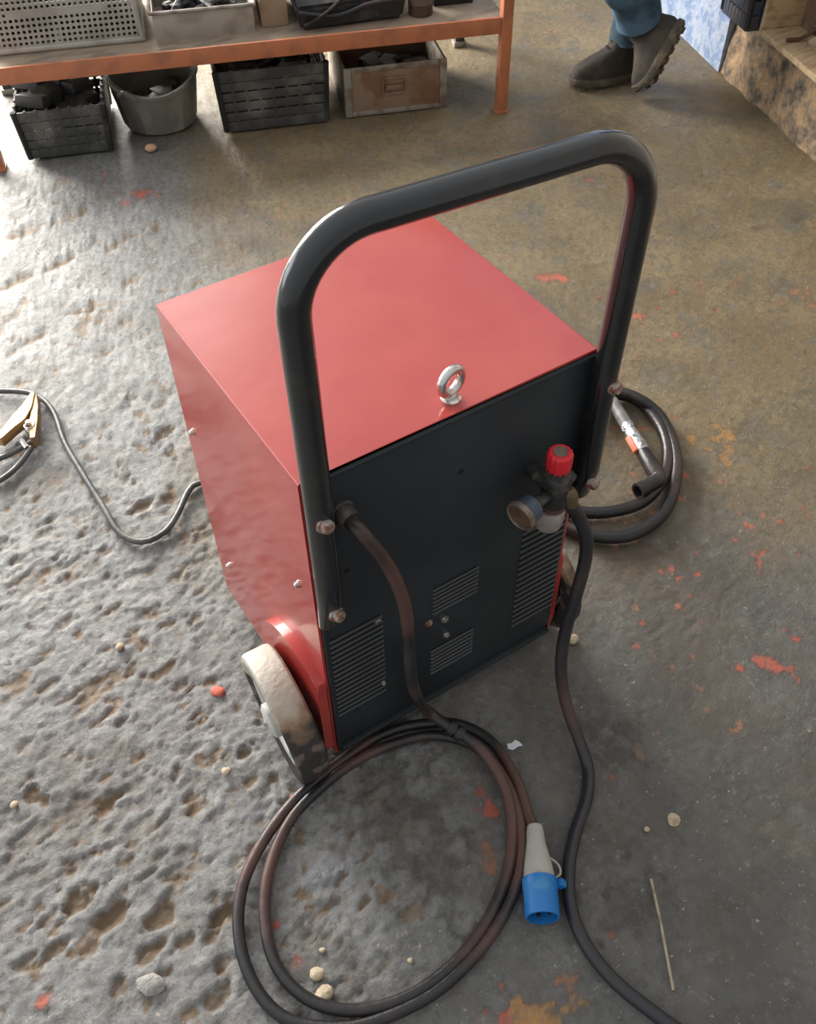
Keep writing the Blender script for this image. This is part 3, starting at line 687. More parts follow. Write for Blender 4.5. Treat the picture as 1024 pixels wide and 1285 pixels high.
bm = new()
for p in (P2[1], P2[1].lerp(P2[2], .25)): lathe(bm, [(.0118, -.006), (.0125, 0), (.0118, .006)], p, (P2[2]-P2[0]), 16)
build('tape_wrap', bm, M['torch_rubber'], pw)
# plug lies flat
pa, pb = at_z(671, 1037, .019), at_z(681, 1152, .026)
pax = (pb-pa).normalized(); ln = (pb-pa).length; fr_ = axis_frame(pax)
bm = new(); lathe(bm, [(0, 0), (.0115, 0), (.0130, ln*.06), (.0145, ln*.20), (.0205, ln*.44), (.0225, ln*.56), (.0225, ln*.60), (0, ln*.60)], pa, fr=fr_, n=32)
side = pax.cross(Vector((0,0,1))).normalized()
pl = build('plug_body', bm, M['grey_plastic'], pw)
bm = new(); R_ = .0255; lathe(bm, [(0, ln*.585), (.0215, ln*.585), (R_, ln*.60), (R_, ln*.70), (R_*.97, ln*.71), (R_*.97, ln*.985), (R_*.93, ln), (R_*.84, ln), (R_*.82, ln*.80), (0, ln*.80)], pa, fr=fr_, n=36)
s2 = side if (CM.inverted() @ side).x > 0 else -side
b2 = pa+pax*ln*.64+s2*.030; box(bm, b2, (.014, .014, .012), axis_frame(pax), bev=.003)
build('plug_collar', bm, M['blue'], pl)
bm = new()
for a in (0.4, 2.5, 4.6):
    o_ = pa+fr_ @ Vector((.010*math.cos(a), .010*math.sin(a), 0)); tube(bm, [o_+pax*ln*.79, o_+pax*ln*.96], .003, 10)
build('contact_pin', bm, M['dark'], pl)
bm = new(); h0 = pa+pax*ln*.36+s2*.019; h1 = pa+pax*ln*.58+s2*.022
tube(bm, smooth_path([h0, h0.lerp(h1, .35)+s2*.010, h0.lerp(h1, .8)+s2*.010, h1], .004), .0016, 8); build('retaining_loop', bm, M['grey_plastic'], pl)

# gas hose
hr_ = 0.0098
H = [ef+Vector((.002, -.004, .002))] + fpts([(724,645,.425), (735,672,.385), (734,705,.335), (722,750,.27), (709,795,.20), (704,840,.135), (711,885,.075), (727,930,.030), (738,965), (736,1002), (722,1045), (714,1090), (717,1140), (735,1185), (768,1228), (812,1265), (862,1300), (930,1335)], hr_)
bm = new(); tube(bm, smooth_path(H, .010), hr_, 14)
tag(build('gas_hose', bm, M['hose'], base=at_z(736, 1002, 0)), 'dark gas hose hanging from the red-knobbed regulator down onto the floor', 'hose')

# ground cable and clamp
gr = 0.0062
gcb = thing('ground_cable', 'thin grey ground cable on the left floor with a brassy spring clamp', 'cable', at_z(120, 620, 0))
G = [Vector((.16, D+.008, .13)), Vector((.165, D+.05, .075)), Vector((.16, .56, .012)), Vector((.12, .655, gr))] + fpts([(250,606), (236,617), (223,645), (206,668), (178,680), (150,668), (126,630), (101,590), (81,555), (67,517), (47,497), (18,491), (-25,494), (-70,515), (-95,560), (-60,600), (-15,607), (10,596), (28,578), (40,561,.012)], gr)
bm = new(); tube(bm, smooth_path(G, .012), gr, 12); build('cord', bm, M['grey_cable'], gcb)
bm = new(); tube(bm, smooth_path(fpts([(-60,575), (-20,580), (5,573), (25,563), (42,553,.012)], gr), .012), gr, 12); build('lead', bm, M['grey_cable'], gcb)
def clamp_plate(pts, z0, z1, w0, nm, m):
    b = new(); c = [at_z(u, v, 0) for u, v in pts]
    L_ = []; R2_ = []
    for i, p in enumerate(c):
        t = (c[min(i+1, len(c)-1)]-c[max(i-1, 0)]).normalized(); q = Vector((-t.y, t.x, 0))
        L_.append(p+q*w0[i]); R2_.append(p-q*w0[i])
    out = L_+R2_[::-1]
    prism(b, [(p.x, p.y) for p in out], z0, z1)
    bmesh.ops.bevel(b, geom=b.edges[:], offset=.0015, segments=1, affect='EDGES')
    return build(nm, b, m, gcb)
clamp_plate([(47,506), (40,524), (30,537), (18,549), (4,564)], .010, .034, [.005, .011, .017, .011, .008], 'clamp_jaw', M['clamp'])
clamp_plate([(49,506), (49,524), (47,540), (46,562)], .004, .030, [.004, .006, .008, .006], 'clamp_jaw', M['clamp'])
bm = new(); pv = at_z(39, 538, .018)
for k in range(5):
    rr_ = [pv+Vector((0, 0, -.010+.005*k)) + Vector((math.cos(a), math.sin(a), a/6.28*.005))*.011 if False else pv+Vector((.011*math.cos(a), .011*math.sin(a), -.012+.005*(k+a/6.283))) for a in [2*math.pi*j/12 for j in range(13)]]
    tube(bm, rr_, .0018, 6)
tube(bm, [pv-Vector((0,0,.016)), pv+Vector((0,0,.022))], .005, 12)
build('clamp_spring', bm, M['chrome'], gcb)
bm = new(); tube(bm, [at_z(27, 552, .02), at_z(34, 562, .014)], .006, 10); build('cable_lug', bm, M['chrome'], gcb)

# torch with coiled cable
tr = 0.0125
tc_ = thing('welding_torch', 'black torch cable coiled on the floor right of the machine with taped torch handle', 'welding torch', at_z(790, 590, 0))
TP = [Vector((.30, D+.01, .13)), Vector((.34, D+.05, .05)), Vector((.43, .43, .014))] + fpts([(700,640,.012), (718,642), (762,643), (806,630), (832,600), (838,565), (826,530), (800,503), (770,495,.014), (735,505,.03), (690,560,.03), (670,625,.014), (700,655,.012), (740,672), (790,672), (832,645), (848,600), (846,560), (828,522), (800,500,.030), (768,490,.034), (735,487,.034), (700,500,.036), (690,520,.036), (720,530,.02), (752,520,.016), (765,512,.016)], tr)
TP = [p if i < 3 else p for i, p in enumerate(TP)]
bm = new(); tube(bm, smooth_path(TP, .012), tr, 12); build('cord', bm, M['torch_rubber'], tc_)
T0, T1 = at_z(768, 503, .022), at_z(823, 594, .028)
def tl(f, dz=0): return T0.lerp(T1, f)+Vector((0, 0, dz))
tax = (T1-T0).normalized()
bm = new(); tube(bm, smooth_path([tl(0), tl(.2), tl(.36)], .006), [.0125]*3 if False else .0135, 14); grip = build('torch_grip', bm, M['torch_grip'], tc_)
bm = new(); lathe(bm, [(0,0), (.0145, 0), (.016, .01), (.0145, .02), (.0165, .035), (.015, .05), (.0168, .07), (.0150, .085), (0, .085)], tl(.36), tax, 16); build('tape_wrap', bm, M['tape'], tc_)
bm = new(); lathe(bm, [(0,0), (.0145, 0), (.0165, .03), (.0175, .06), (.0150, .075), (0, .075)], tl(.36)+tax*.082, tax, 16); tb = build('torch_body', bm, M['torch_rubber'], tc_)
sd = tax.cross(Vector((0,0,1))).normalized(); sd = sd if (CM.inverted() @ sd).x < 0 else -sd
bm = new(); box(bm, tl(.36)+tax*.062+sd*.014+Vector((0,0,.004)), (.014, .014, .046), axis_frame(tax), bev=.005); build('trigger', bm, M['orange_switch'], tc_)
e0 = tl(.36)+tax*.15; bm = new(); tube(bm, smooth_path([e0-tax*.03, e0+tax*.012, e0+tax*.024+sd*.018, at_z(806, 614, .028)], .005), .0155, 16)
build('torch_neck', bm, M['torch_rubber'], tc_)
na = at_z(806, 614, .028); nx_ = (na-(e0+tax*.024+sd*.012)).normalized()
bm = new(); lathe(bm, [(.0155, -.01), (.0175, -.004), (.0175, .012), (.0130, .012), (.0120, -.006), (0, -.006)], na, nx_, 24); build('gas_nozzle', bm, M['torch_rubber'], tc_)

# ------------------------------------------------------------------ small things on the floor
def pebble(u, v, r, label, m='stone', name='pebble', sq=.7, el=1.2, cat='stone', group=None):
    b = new(); bmesh.ops.create_icosphere(b, subdivisions=2, radius=1.0); sd_ = rng.randint(1000)
    for q in b.verts:
        k = 1+.45*(float(fbm(np.array([q.co.x*1.3+5]), np.array([q.co.y*1.3+q.co.z+5]), sd_, 2)[0])-.5)
        q.co = Vector((q.co.x*r*el*k, q.co.y*r*k, q.co.z*r*sq*k))
    zmin = min(q.co.z for q in b.verts); c = at_z(u, v, 0); rot = Matrix.Rotation(rng.rand()*6.28, 3, 'Z')
    for q in b.verts: q.co = rot @ q.co + Vector((c.x, c.y, -zmin-.005))
    o = build(name, b, M[m], base=(c.x, c.y, 0), sharp=50)
    return tag(o, label, cat, group)
pebble(407, 1249, .0125, 'largest pale stone inside the cable loop, close to its lower edge', sq=.6)
pebble(398, 1223, .0095, 'smaller pale stone inside the cable loop, just above the largest stone', sq=.6)
pebble(719, 803, .0095, 'pale stone chip on the floor between the right wheel and the hanging hose')
pebble(190, 188, .016, 'orange-tan stone chip on the floor in front of the rubber tub', m='tan_stone', sq=.8)
pebble(284, 968, .0075, 'round pale stone on the bare floor left of the front wheel rim')
pebble(404, 1192, .004, 'tiny pale pebble inside the cable loop above the two stones')
pebble(188, 1235, .014, 'grey flat stone half sunk in the worn floor at lower left', m='grey_stone', sq=.3, el=1.4)
pebble(845, 1027, .0105, 'flat pale grey disc of stone on the floor right of the gas hose', sq=.2, el=1.1)
pebble(273, 867, .0105, 'red paint chip lying left of the left wheel', m='chip', sq=.25, cat='paint chip', name='paint_chip')
pebble(367, 1000, .0055, 'small red paint chip between the left wheel and the cable loop', m='chip', sq=.25, cat='paint chip', name='paint_chip')
for (u, v, r, t) in ((18, 1010, .006, 'pale pebble at the left edge of the worn floor'), (150, 812, .007, 'pale pebble on the worn floor left of the left wheel, below the grey cable'), (812, 1040, .0045, 'small pale pebble between the gas hose and the bare rod'), (515, 1205, .004, 'tiny pale pebble near the middle of the cable loop')):
    pebble(u, v, r, t)
bm = new(); c = at_z(645, 935, 0)
outl = [(-.012, -.004), (-.004, -.008), (.006, -.005), (.013, -.006), (.009, .002), (.004, .007), (-.003, .004), (-.010, .005)]
prism(bm, outl, 0, .0014, Matrix.Translation(Vector((c.x, c.y, -.001))) @ RR)
for v in bm.verts: v.co.z += .004*max(0, math.sin((v.co.x-c.x)*160))
tag(build('plastic_scrap', bm, M['white_scrap'], base=(c.x, c.y, 0)), 'torn white plastic scrap on the floor just right of the cable loop', 'scrap')
bm = new(); a, b_ = at_z(817, 1103, .0022), at_z(845, 1243, .0022)
tube(bm, [a, a.lerp(b_, .4)+Vector((.0015, 0, 0)), b_], .0022, 8)
tag(build('welding_rod', bm, M['rod'], base=at_z(830, 1170, 0)), 'thin bare metal rod lying on the floor at lower right', 'rod')

# ------------------------------------------------------------------ rack with shelf
SH0, SH1, NF, NB = -0.655, 0.905, 2.112, 2.64
rk = thing('storage_rack', 'orange steel storage rack with a dusty low shelf board', 'rack', room(.12, 2.37, 0))
bm = new(); rbox(bm, SH0, SH1, NF+.006, NB-.01, .262, .276, .002); build('shelf_board', bm, M['board'], rk)
bm = new(); rbox(bm, SH0, SH1, NF-.004, NF+.006, .240, .287, .002); rbox(bm, SH0, SH1, NF, NF+.03, .250, .262, .002); build('rail', bm, M['orange'], rk)
bm = new(); rbox(bm, SH0, SH1, NB-.01, NB, .240, .287, .002); build('rail', bm, M['orange'], rk)
for s_ in (SH0+.004, SH1-.004):
    bm = new(); d_ = 1 if s_ < 0 else -1
    rbox(bm, s_-.016, s_+.016, NF-.010, NF-.004, 0.004, 1.25, .001); rbox(bm, s_-.016 if s_ > 0 else s_+.010, s_-.010 if s_ > 0 else s_+.016, NF-.004, NF+.026, .004, 1.25, .001)
    p_ = build('post', bm, M['orange'], rk)
    bm = new(); rbox(bm, s_-.020, s_+.020, NF-.014, NF+.03, -.004, .006, .002); build('foot_plate', bm, M['orange'], p_)
for s_ in (SH0+.004, SH1-.004):
    bm = new(); rbox(bm, s_-.016, s_+.016, NB-.01, NB+.02, 0.004, 1.25, .001)
    p_ = build('post', bm, M['reg_body'], rk)
    bm = new(); rbox(bm, s_-.022, s_+.022, NB-.016, NB+.026, -.004, .014, .002); build('foot_plate', bm, M['steel_edge'], p_)
SZ = .2765

# perforated grey crate on the shelf, upside-down taper
def perf_crate():
    t = thing('perforated_crate', 'dusty grey perforated plastic crate on the shelf', 'crate', room(-.37, 2.4, SZ))
    s0, s1, n0, n1, h = -.60, -.165, 2.225, 2.52, .235
    a, b, c_, d_ = room(s0, n0, SZ), room(s1, n0, SZ), room(s1, n1, SZ), room(s0, n1, SZ)
    tp = .018
    A, B, C_, D_ = room(s0+tp, n0+tp, SZ+h), room(s1-tp, n0+tp, SZ+h), room(s1-tp, n1-tp, SZ+h), room(s0+tp, n1-tp, SZ+h)
    def face(p, q, P_, nu, nv, nm):
        bm = new()
        U = (q-p)*.94; V = (P_-p)*.9
        o = p+(q-p)*.03+(P_-p)*.07
        mid = nv//2
        panel_holes(bm, o, U, V, nu, nv, .0049, .004, skip=lambda i, j: (j in (5,) and (3 < i < nu-5 )) or (j == 5 and i < 1))
        build(nm, bm, M['grey_crate'], t)
    face(a, b, A, 27, 14, 'front_wall'); face(b, c_, B, 18, 14, 'side_wall'); face(d_, a, D_, 18, 14, 'side_wall'); face(c_, d_, C_, 27, 14, 'back_wall')
    bm = new()
    for p, q in ((a, A), (b, B), (c_, C_), (d_, D_)): tube(bm, [p+Vector((0,0,.004)), q], .0085, 10)
    for lo in ((a, b), (b, c_), (c_, d_), (d_, a), (A, B), (B, C_), (C_, D_), (D_, A)): tube(bm, [lo[0]+Vector((0,0,.008 if lo[0].z < SZ+.1 else 0)), lo[1]+Vector((0,0,.008 if lo[1].z < SZ+.1 else 0))], .009, 10)
    build('frame', bm, M['grey_crate'], t)
    bm = new(); rbox(bm, s0+.01, s1-.01, n0+.01, n1-.01, SZ+.002, SZ+.007); build('base', bm, M['grey_crate'], t)
perf_crate()
bm = new()
for i in range(7):
    for j in range(3): box(bm, room(-.555+.058*i+.01*rng.rand(), 2.30+.075*j, SZ+.062+.02*rng.rand()), (.05, .065, .105+.05*rng.rand()), Matrix.Rotation(ROOM_ANG+.2*(rng.rand()-.5), 3, 'Z'), .006)
tag(build('dark_parts', bm, M['oily'], base=room(-.38, 2.38, SZ+.008)), 'dark oily parts packed inside the perforated grey crate', 'parts', kind='stuff')

# pale tin tray with offcuts in it
tt = thing('tin_tray', 'pale tin tray of dark oily offcuts on the shelf beside the perforated crate', 'tray', room(.03, 2.33, SZ))
s0, s1, n0, n1, h = -.128, .160, 2.208, 2.47, .078
bm = new(); w_ = .004
rbox(bm, s0, s1, n0, n1, SZ, SZ+.004); rbox(bm, s0, s1, n0, n0+w_, SZ+.004, SZ+h, .001); rbox(bm, s0, s1, n1-w_, n1, SZ+.004, SZ+h, .001)
rbox(bm, s0, s0+w_, n0+w_, n1-w_, SZ+.004, SZ+h); rbox(bm, s1-w_, s1, n0+w_, n1-w_, SZ+.004, SZ+h); build('tray_body', bm, M['tray'], tt)
bm = new(); tube(bm, [room(s0-.004, n0-.003, SZ+h), room(s1+.006, n0-.003, SZ+h)], .0055, 8); tube(bm, [room(s0-.004, n0-.003, SZ+h), room(s0-.004, n1, SZ+h)], .0055, 8); tube(bm, [room(s1+.004, n0-.003, SZ+h), room(s1+.004, n1, SZ+h)], .0055, 8); build('rolled_rim', bm, M['steel_edge'], tt)
bm = new()
for k in range(9):
    a = [room(s0+.025+rng.rand()*(s1-s0-.05), n0+.03+rng.rand()*(n1-n0-.06), SZ+.02+.042*rng.rand()) for _ in range(3)]
    tube(bm, smooth_path(a, .01), .006+.006*rng.rand(), 8)
for k in range(14): box(bm, room(s0+.035+rng.rand()*(s1-s0-.07), n0+.04+rng.rand()*(n1-n0-.08), SZ+.02+.032*rng.rand()), (.05, .03, .02), Matrix.Rotation(rng.rand()*3, 3, 'Z'), .003)
o = build('metal_offcuts', bm, M['oily'], base=room(.01, 2.33, SZ+.004)); tag(o, 'heap of dark oily offcuts filling the pale tin tray', 'offcuts', kind='stuff')
# cardboard box
cb = thing('cardboard_box', 'plain brown cardboard box on the shelf between the tin tray and dark tool case', 'box', room(.22, 2.35, SZ))
bm = new(); rbox(bm, .182, .262, 2.235, 2.46, SZ, SZ+.17, .003); build('carton', bm, M['card'], cb)
bm = new(); b_ = rbox(bm, .182, .262, 2.222, 2.236, SZ+.15, SZ+.1715, .001); build('flap', bm, M['card'], cb)
# dark case with clutter
dc = thing('tool_case', 'oily dark open tool case leaning with straps on the shelf', 'tool case', room(.43, 2.3, SZ))
bm = new()
for z_, gw in ((0, 0), (.02, .006), (.055, .010)): pass
fr_ = [[room(.292, 2.175, SZ), room(.600, 2.20, SZ), room(.600, 2.46, SZ), room(.292, 2.46, SZ)], [room(.276, 2.165, SZ+.07), room(.615, 2.19, SZ+.07), room(.615, 2.47, SZ+.07), room(.276, 2.47, SZ+.07)]]
loft(bm, fr_); bmesh.ops.bevel(bm, geom=bm.edges[:], offset=.01, segments=2, affect='EDGES'); build('case_body', bm, M['oily'], dc)
bm = new(); tube(bm, smooth_path([room(.285, 2.16, SZ+.058), room(.40, 2.165, SZ+.04), room(.50, 2.176, SZ+.06), room(.61, 2.186, SZ+.062)], .01), .006, 8); tube(bm, smooth_path([room(.30, 2.164, SZ+.02), room(.36, 2.158, SZ+.05), room(.43, 2.20, SZ+.08)], .01), .005, 8); build('strap', bm, M['torch_rubber'], dc)
bm = new()
for k in range(10): box(bm, room(.32+.25*rng.rand(), 2.21+.2*rng.rand(), SZ+.08), (.07, .035, .03), Matrix.Rotation(rng.rand()*3, 3, 'Z'), .006)
build('tools', bm, M['oily'], dc)
bm = new(); lathe(bm, [(0, 0), (.036, 0), (.037, .004), (.037, .030), (.039, .034), (.037, .038), (.037, .085), (.034, .09), (0, .09)], room(.662, 2.225, SZ), (0,0,1), 28)
o = build('tin_can', bm, M['brown_can'], base=room(.66, 2.225, SZ)); tag(o, 'dark brown ribbed tin can on the shelf between tool case and black box', 'can')
bx_ = thing('black_box', 'low black box at the right end of the shelf', 'box', room(.76, 2.36, SZ))
bm = new(); rbox(bm, .712, .838, 2.265, 2.46, SZ, SZ+.055, .004); build('box_body', bm, M['dark'], bx_); bm = new(); rbox(bm, .706, .844, 2.259, 2.466, SZ+.0555, SZ+.075, .004); build('lid', bm, M['dark'], bx_)

# slatted black crates under the shelf
def slat_crate(label, s0, s1, n0, n1, h, m, name='slatted_crate', z=0.0, grp=None, nsl=5, label_parts=True):
    t = thing(name, label, 'crate', room((s0+s1)/2, (n0+n1)/2, z), grp)
    tp = .014
    def walls(p, q, nm):
        bm = new()
        inw = room((s0+s1)/2, (n0+n1)/2, 0)
        for i in range(nsl):
            zz = z+.018+(h-.036)*i/(nsl-1); f = (zz-z)/h
            P_ = [x+(x-inw).normalized()*tp*f for x in (p, q)]
            c = (P_[0]+P_[1])/2; c.z = zz; d = P_[1]-P_[0]
            ang = math.atan2(d.y, d.x); box(bm, c, (d.length, .008, (h-.03)/(nsl-1)*.80 if i not in (0, nsl-1) else (h-.03)/(nsl-1)*.95), Matrix.Rotation(ang, 3, 'Z'), .0015)
        for k in range(9):
            f2 = k/8; lo = p.lerp(q, f2); hi = (p+(p-inw).normalized()*tp).lerp(q+(q-inw).normalized()*tp, f2)
            w_ = .007 if k not in (0, 8) else .013
            lo_, hi_ = Vector((lo.x, lo.y, z+.004)), Vector((hi.x, hi.y, z+h))
            tube(bm, [lo_, hi_], w_*.75, 6)
        build(nm, bm, m, t)
    a, b, c, d = [Vector((v.x, v.y, 0)) for v in (room(s0, n0), room(s1, n0), room(s1, n1), room(s0, n1))]
    walls(a, b, 'front_wall'); walls(b, c, 'side_wall'); walls(d, a, 'side_wall'); walls(c, d, 'back_wall')
    bm = new(); rbox(bm, s0+.006, s1-.006, n0+.006, n1-.006, z-.001, z+.008); build('base', bm, m, t)
    return t
slat_crate('dusty haze-paled black slatted crate under the shelf at the far left, plastic scraps on top', -.560, -.325, 2.150, 2.46, .150, M['black_crate'])
slat_crate('dusty haze-paled black slatted crate under the shelf between the rubber tub and rusty drawer box', .032, .345, 2.178, 2.48, .190, M['black_crate'], nsl=6)
bm = new()
for k in range(16): box(bm, room(-.53+.18*rng.rand(), 2.19+.22*rng.rand(), .10+.075*rng.rand()), (.09, .05, .035), Matrix.Rotation(rng.rand()*3, 3, 'Z') @ Matrix.Rotation(.5*rng.rand(), 3, 'X'), .008)
tag(build('black_scrap', bm, M['black_crate'], base=room(-.44, 2.3, .02)), 'jumble of black plastic scrap heaped in the far left crate', 'scrap', kind='stuff')
bm = new()
for k in range(16): box(bm, room(.07+.22*rng.rand(), 2.23+.2*rng.rand(), .10+.06*rng.rand()), (.09, .06, .04), Matrix.Rotation(rng.rand()*3, 3, 'Z'), .006)
tag(build('dark_parts', bm, M['oily'], base=room(.19, 2.33, .02)), 'dark metal parts filling the slatted crate beside the rusty drawer box', 'parts', kind='stuff')

# rubber tub
tb_ = thing('rubber_tub', 'dusty haze-paled grey round tub with ribbed sides under the shelf', 'tub', room(-.165, 2.315, 0))
bm = new(); c = room(-.165, 2.315, 0)
rings = lathe(bm, [(0, .001), (.105, .001), (.111, .006), (.118, .05), (.128, .11), (.134, .150), (.141, .152), (.141, .162), (.130, .162), (.124, .11), (.110, .012), (0, .010)], c, (0,0,1), 72)
for r_ in rings:
    if len(r_) > 1:
        for k, v in enumerate(r_):
            if v.co.z < .149 and k % 6 == 0 and (v.co-c).xy.length > .110: d = Vector((v.co.x-c.x, v.co.y-c.y, 0)).normalized(); v.co += d*.004
            # sagging front rim
            d2 = Vector((v.co.x-c.x, v.co.y-c.y, 0)).normalized(); fn = max(0, -(d2.x*N2[0]+d2.y*N2[1]))
            if v.co.z > .1: v.co.z -= .030*fn**2
build('tub_body', bm, M['basket'], tb_)
for a0 in (-2.55, .45):
    bm = new(); d = [c+Vector((.142*math.cos(a0+t), .142*math.sin(a0+t), .128+.018*math.sin((t+.22)/.44*math.pi))) for t in np.linspace(-.22, .22, 9)]
    tube(bm, smooth_path(d, .01), .006, 8); build('handle', bm, M['basket'], tb_)
bm = new()
for k in range(14):
    a = rng.rand()*6.28; q = .07*rng.rand()
    box(bm, c+Vector((q*math.cos(a), q*math.sin(a), .06+.04*rng.rand())), (.07, .04, .03), Matrix.Rotation(rng.rand()*3, 3, 'Z'), .006)
tag(build('scrap_metal', bm, M['oily'], base=c+Vector((0, 0, .012))), 'dark scrap lying inside the ribbed rubber tub', 'scrap', kind='stuff')

# rusty drawer box
db = thing('drawer_box', 'rusty steel drawer box with corner brackets under the right end of the shelf', 'box', room(.575, 2.36, 0))
s0, s1, n0, n1, h = .410, .738, 2.188, 2.52, .152
bm = new(); rbox(bm, s0+.004, s1-.004, n0+.002, n0+.008, .004, h-.004, .001); fp = build('front_plate', bm, M['rust_box'], db)
bm = new(); rbox(bm, s0, s0+.008, n0+.008, n1, .003, h-.004, .001); build('side_plate', bm, M['steel_edge'], db)
bm = new(); rbox(bm, s1-.008, s1, n0+.008, n1, .003, h-.004, .001); build('side_plate', bm, M['steel_edge'], db)
bm = new(); rbox(bm, s0+.008, s1-.008, n1-.006, n1, .003, h-.004, .001); build('back_plate', bm, M['rust_box'], db)
bm = new(); rbox(bm, s0+.008, s1-.008, n0+.008, n1-.006, .003, .009); build('base', bm, M['rust_box'], db)
for s_, w_ in ((s0, .022), (s1-.022, .022)):
    bm = new(); rbox(bm, s_, s_+w_, n0-.003, n0+.002, 0, h, .001); build('corner_bracket', bm, M['steel_edge'], db)
bm = new(); rbox(bm, s0+.023, s1-.023, n0-.002, n0+.002, h-.016, h, .001); rbox(bm, s0+.023, s1-.023, n0-.002, n0+.002, 0, .014, .001); build('rim', bm, M['steel_edge'], db)
bm = new(); cx = .568
for (a, b__, z0_, z1_) in ((-.040, .040, .106, .114), (-.040, .040, .058, .066), (-.040, -.033, .066, .106), (.033, .040, .066, .106)): rbox(bm, cx+a, cx+b__, n0-.004, n0+.002, z0_, z1_, .001)
rbox(bm, cx-.028, cx+.028, n0-.014, n0-.003, .078, .092, .003)
build('label_pull', bm, M['rust_box'], fp)
bm = new()
for k in range(16): box(bm, room(s0+.06+.21*rng.rand(), n0+.07+.19*rng.rand(), .05+.05*rng.rand()), (.08, .045, .03), Matrix.Rotation(rng.rand()*3, 3, 'Z'), .004)
tag(build('steel_parts', bm, M['oily'], base=room(.57, 2.35, .01)), 'dark steel parts lying inside the rusty drawer box', 'parts', kind='stuff')

# ------------------------------------------------------------------ things on the ledge at right
slat_crate('grimy blue-black crate on the crumbling ledge beside the wooden cubby', 1.652, 1.92, 2.030, 2.196, .26, M['blue_crate'], z=.207, nsl=6)
cu = thing('wooden_cubby', 'open wooden cubby box on the crumbling ledge at the right edge', 'cubby', room(1.85, 1.80, .206))
bm = new(); rbox(bm, 1.676, 2.05, 1.55, 2.000, .206, .224, .002); build('bottom_board', bm, M['wood'], cu)
bm = new(); rbox(bm, 1.676, 2.05, 1.982, 2.000, .2245, .62, .002); build('side_board', bm, M['wood'], cu)
bm = new(); rbox(bm, 1.676, 2.05, 1.55, 1.568, .2245, .62, .002); build('side_board', bm, M['wood'], cu)
bm = new(); rbox(bm, 2.038, 2.05, 1.568, 1.982, .2245, .62, .001); build('back_board', bm, M['wood_dark'], cu)
bm = new(); rbox(bm, 1.676, 2.05, 1.55, 2.000, .6205, .638, .002); build('top_board', bm, M['wood'], cu)
bm = new(); rbox(bm, 1.80, 2.03, 1.90, 1.976, .2246, .52, .004); tag(build('wooden_block', bm, M['wood_dark'], base=room(1.91, 1.98, .2246)), 'dark worn wooden block standing inside the wooden cubby', 'block')
bm = new()
rg = []
for i, (z_, k) in enumerate(((0, 1), (.012, 1.05), (.026, .85), (.034, .4))):
    rg.append([room(1.86, 1.80, .2246+z_+(.010*rng.rand() if i == 2 else 0))+(RR.to_3x3() @ Vector((.10*k*math.cos(a)*(1+.2*math.sin(3*a)), .085*k*math.sin(a)*(1+.18*math.cos(2*a)), 0))) for a in np.linspace(0, 6.283, 25)[:-1]])
loft(bm, rg); tag(build('rag', bm, M['rag'], base=room(1.86, 1.80, .2246)), 'crumpled dusty rag on the floor of the wooden cubby', 'rag')
hm = thing('hand_tool', 'small rusty hand tool leaning over the front edge of the wooden cubby', 'tool', room(1.74, 1.86, .226))
bm = new(); tube(bm, smooth_path([room(1.700, 1.878, .232), room(1.745, 1.875, .234), room(1.79, 1.87, .262)], .01), .006, 8); build('shank', bm, M['iron'], hm)
bm = new(); tube(bm, [room(1.785, 1.885, .262), room(1.795, 1.845, .265)], .011, 8); build('head', bm, M['iron'], hm)

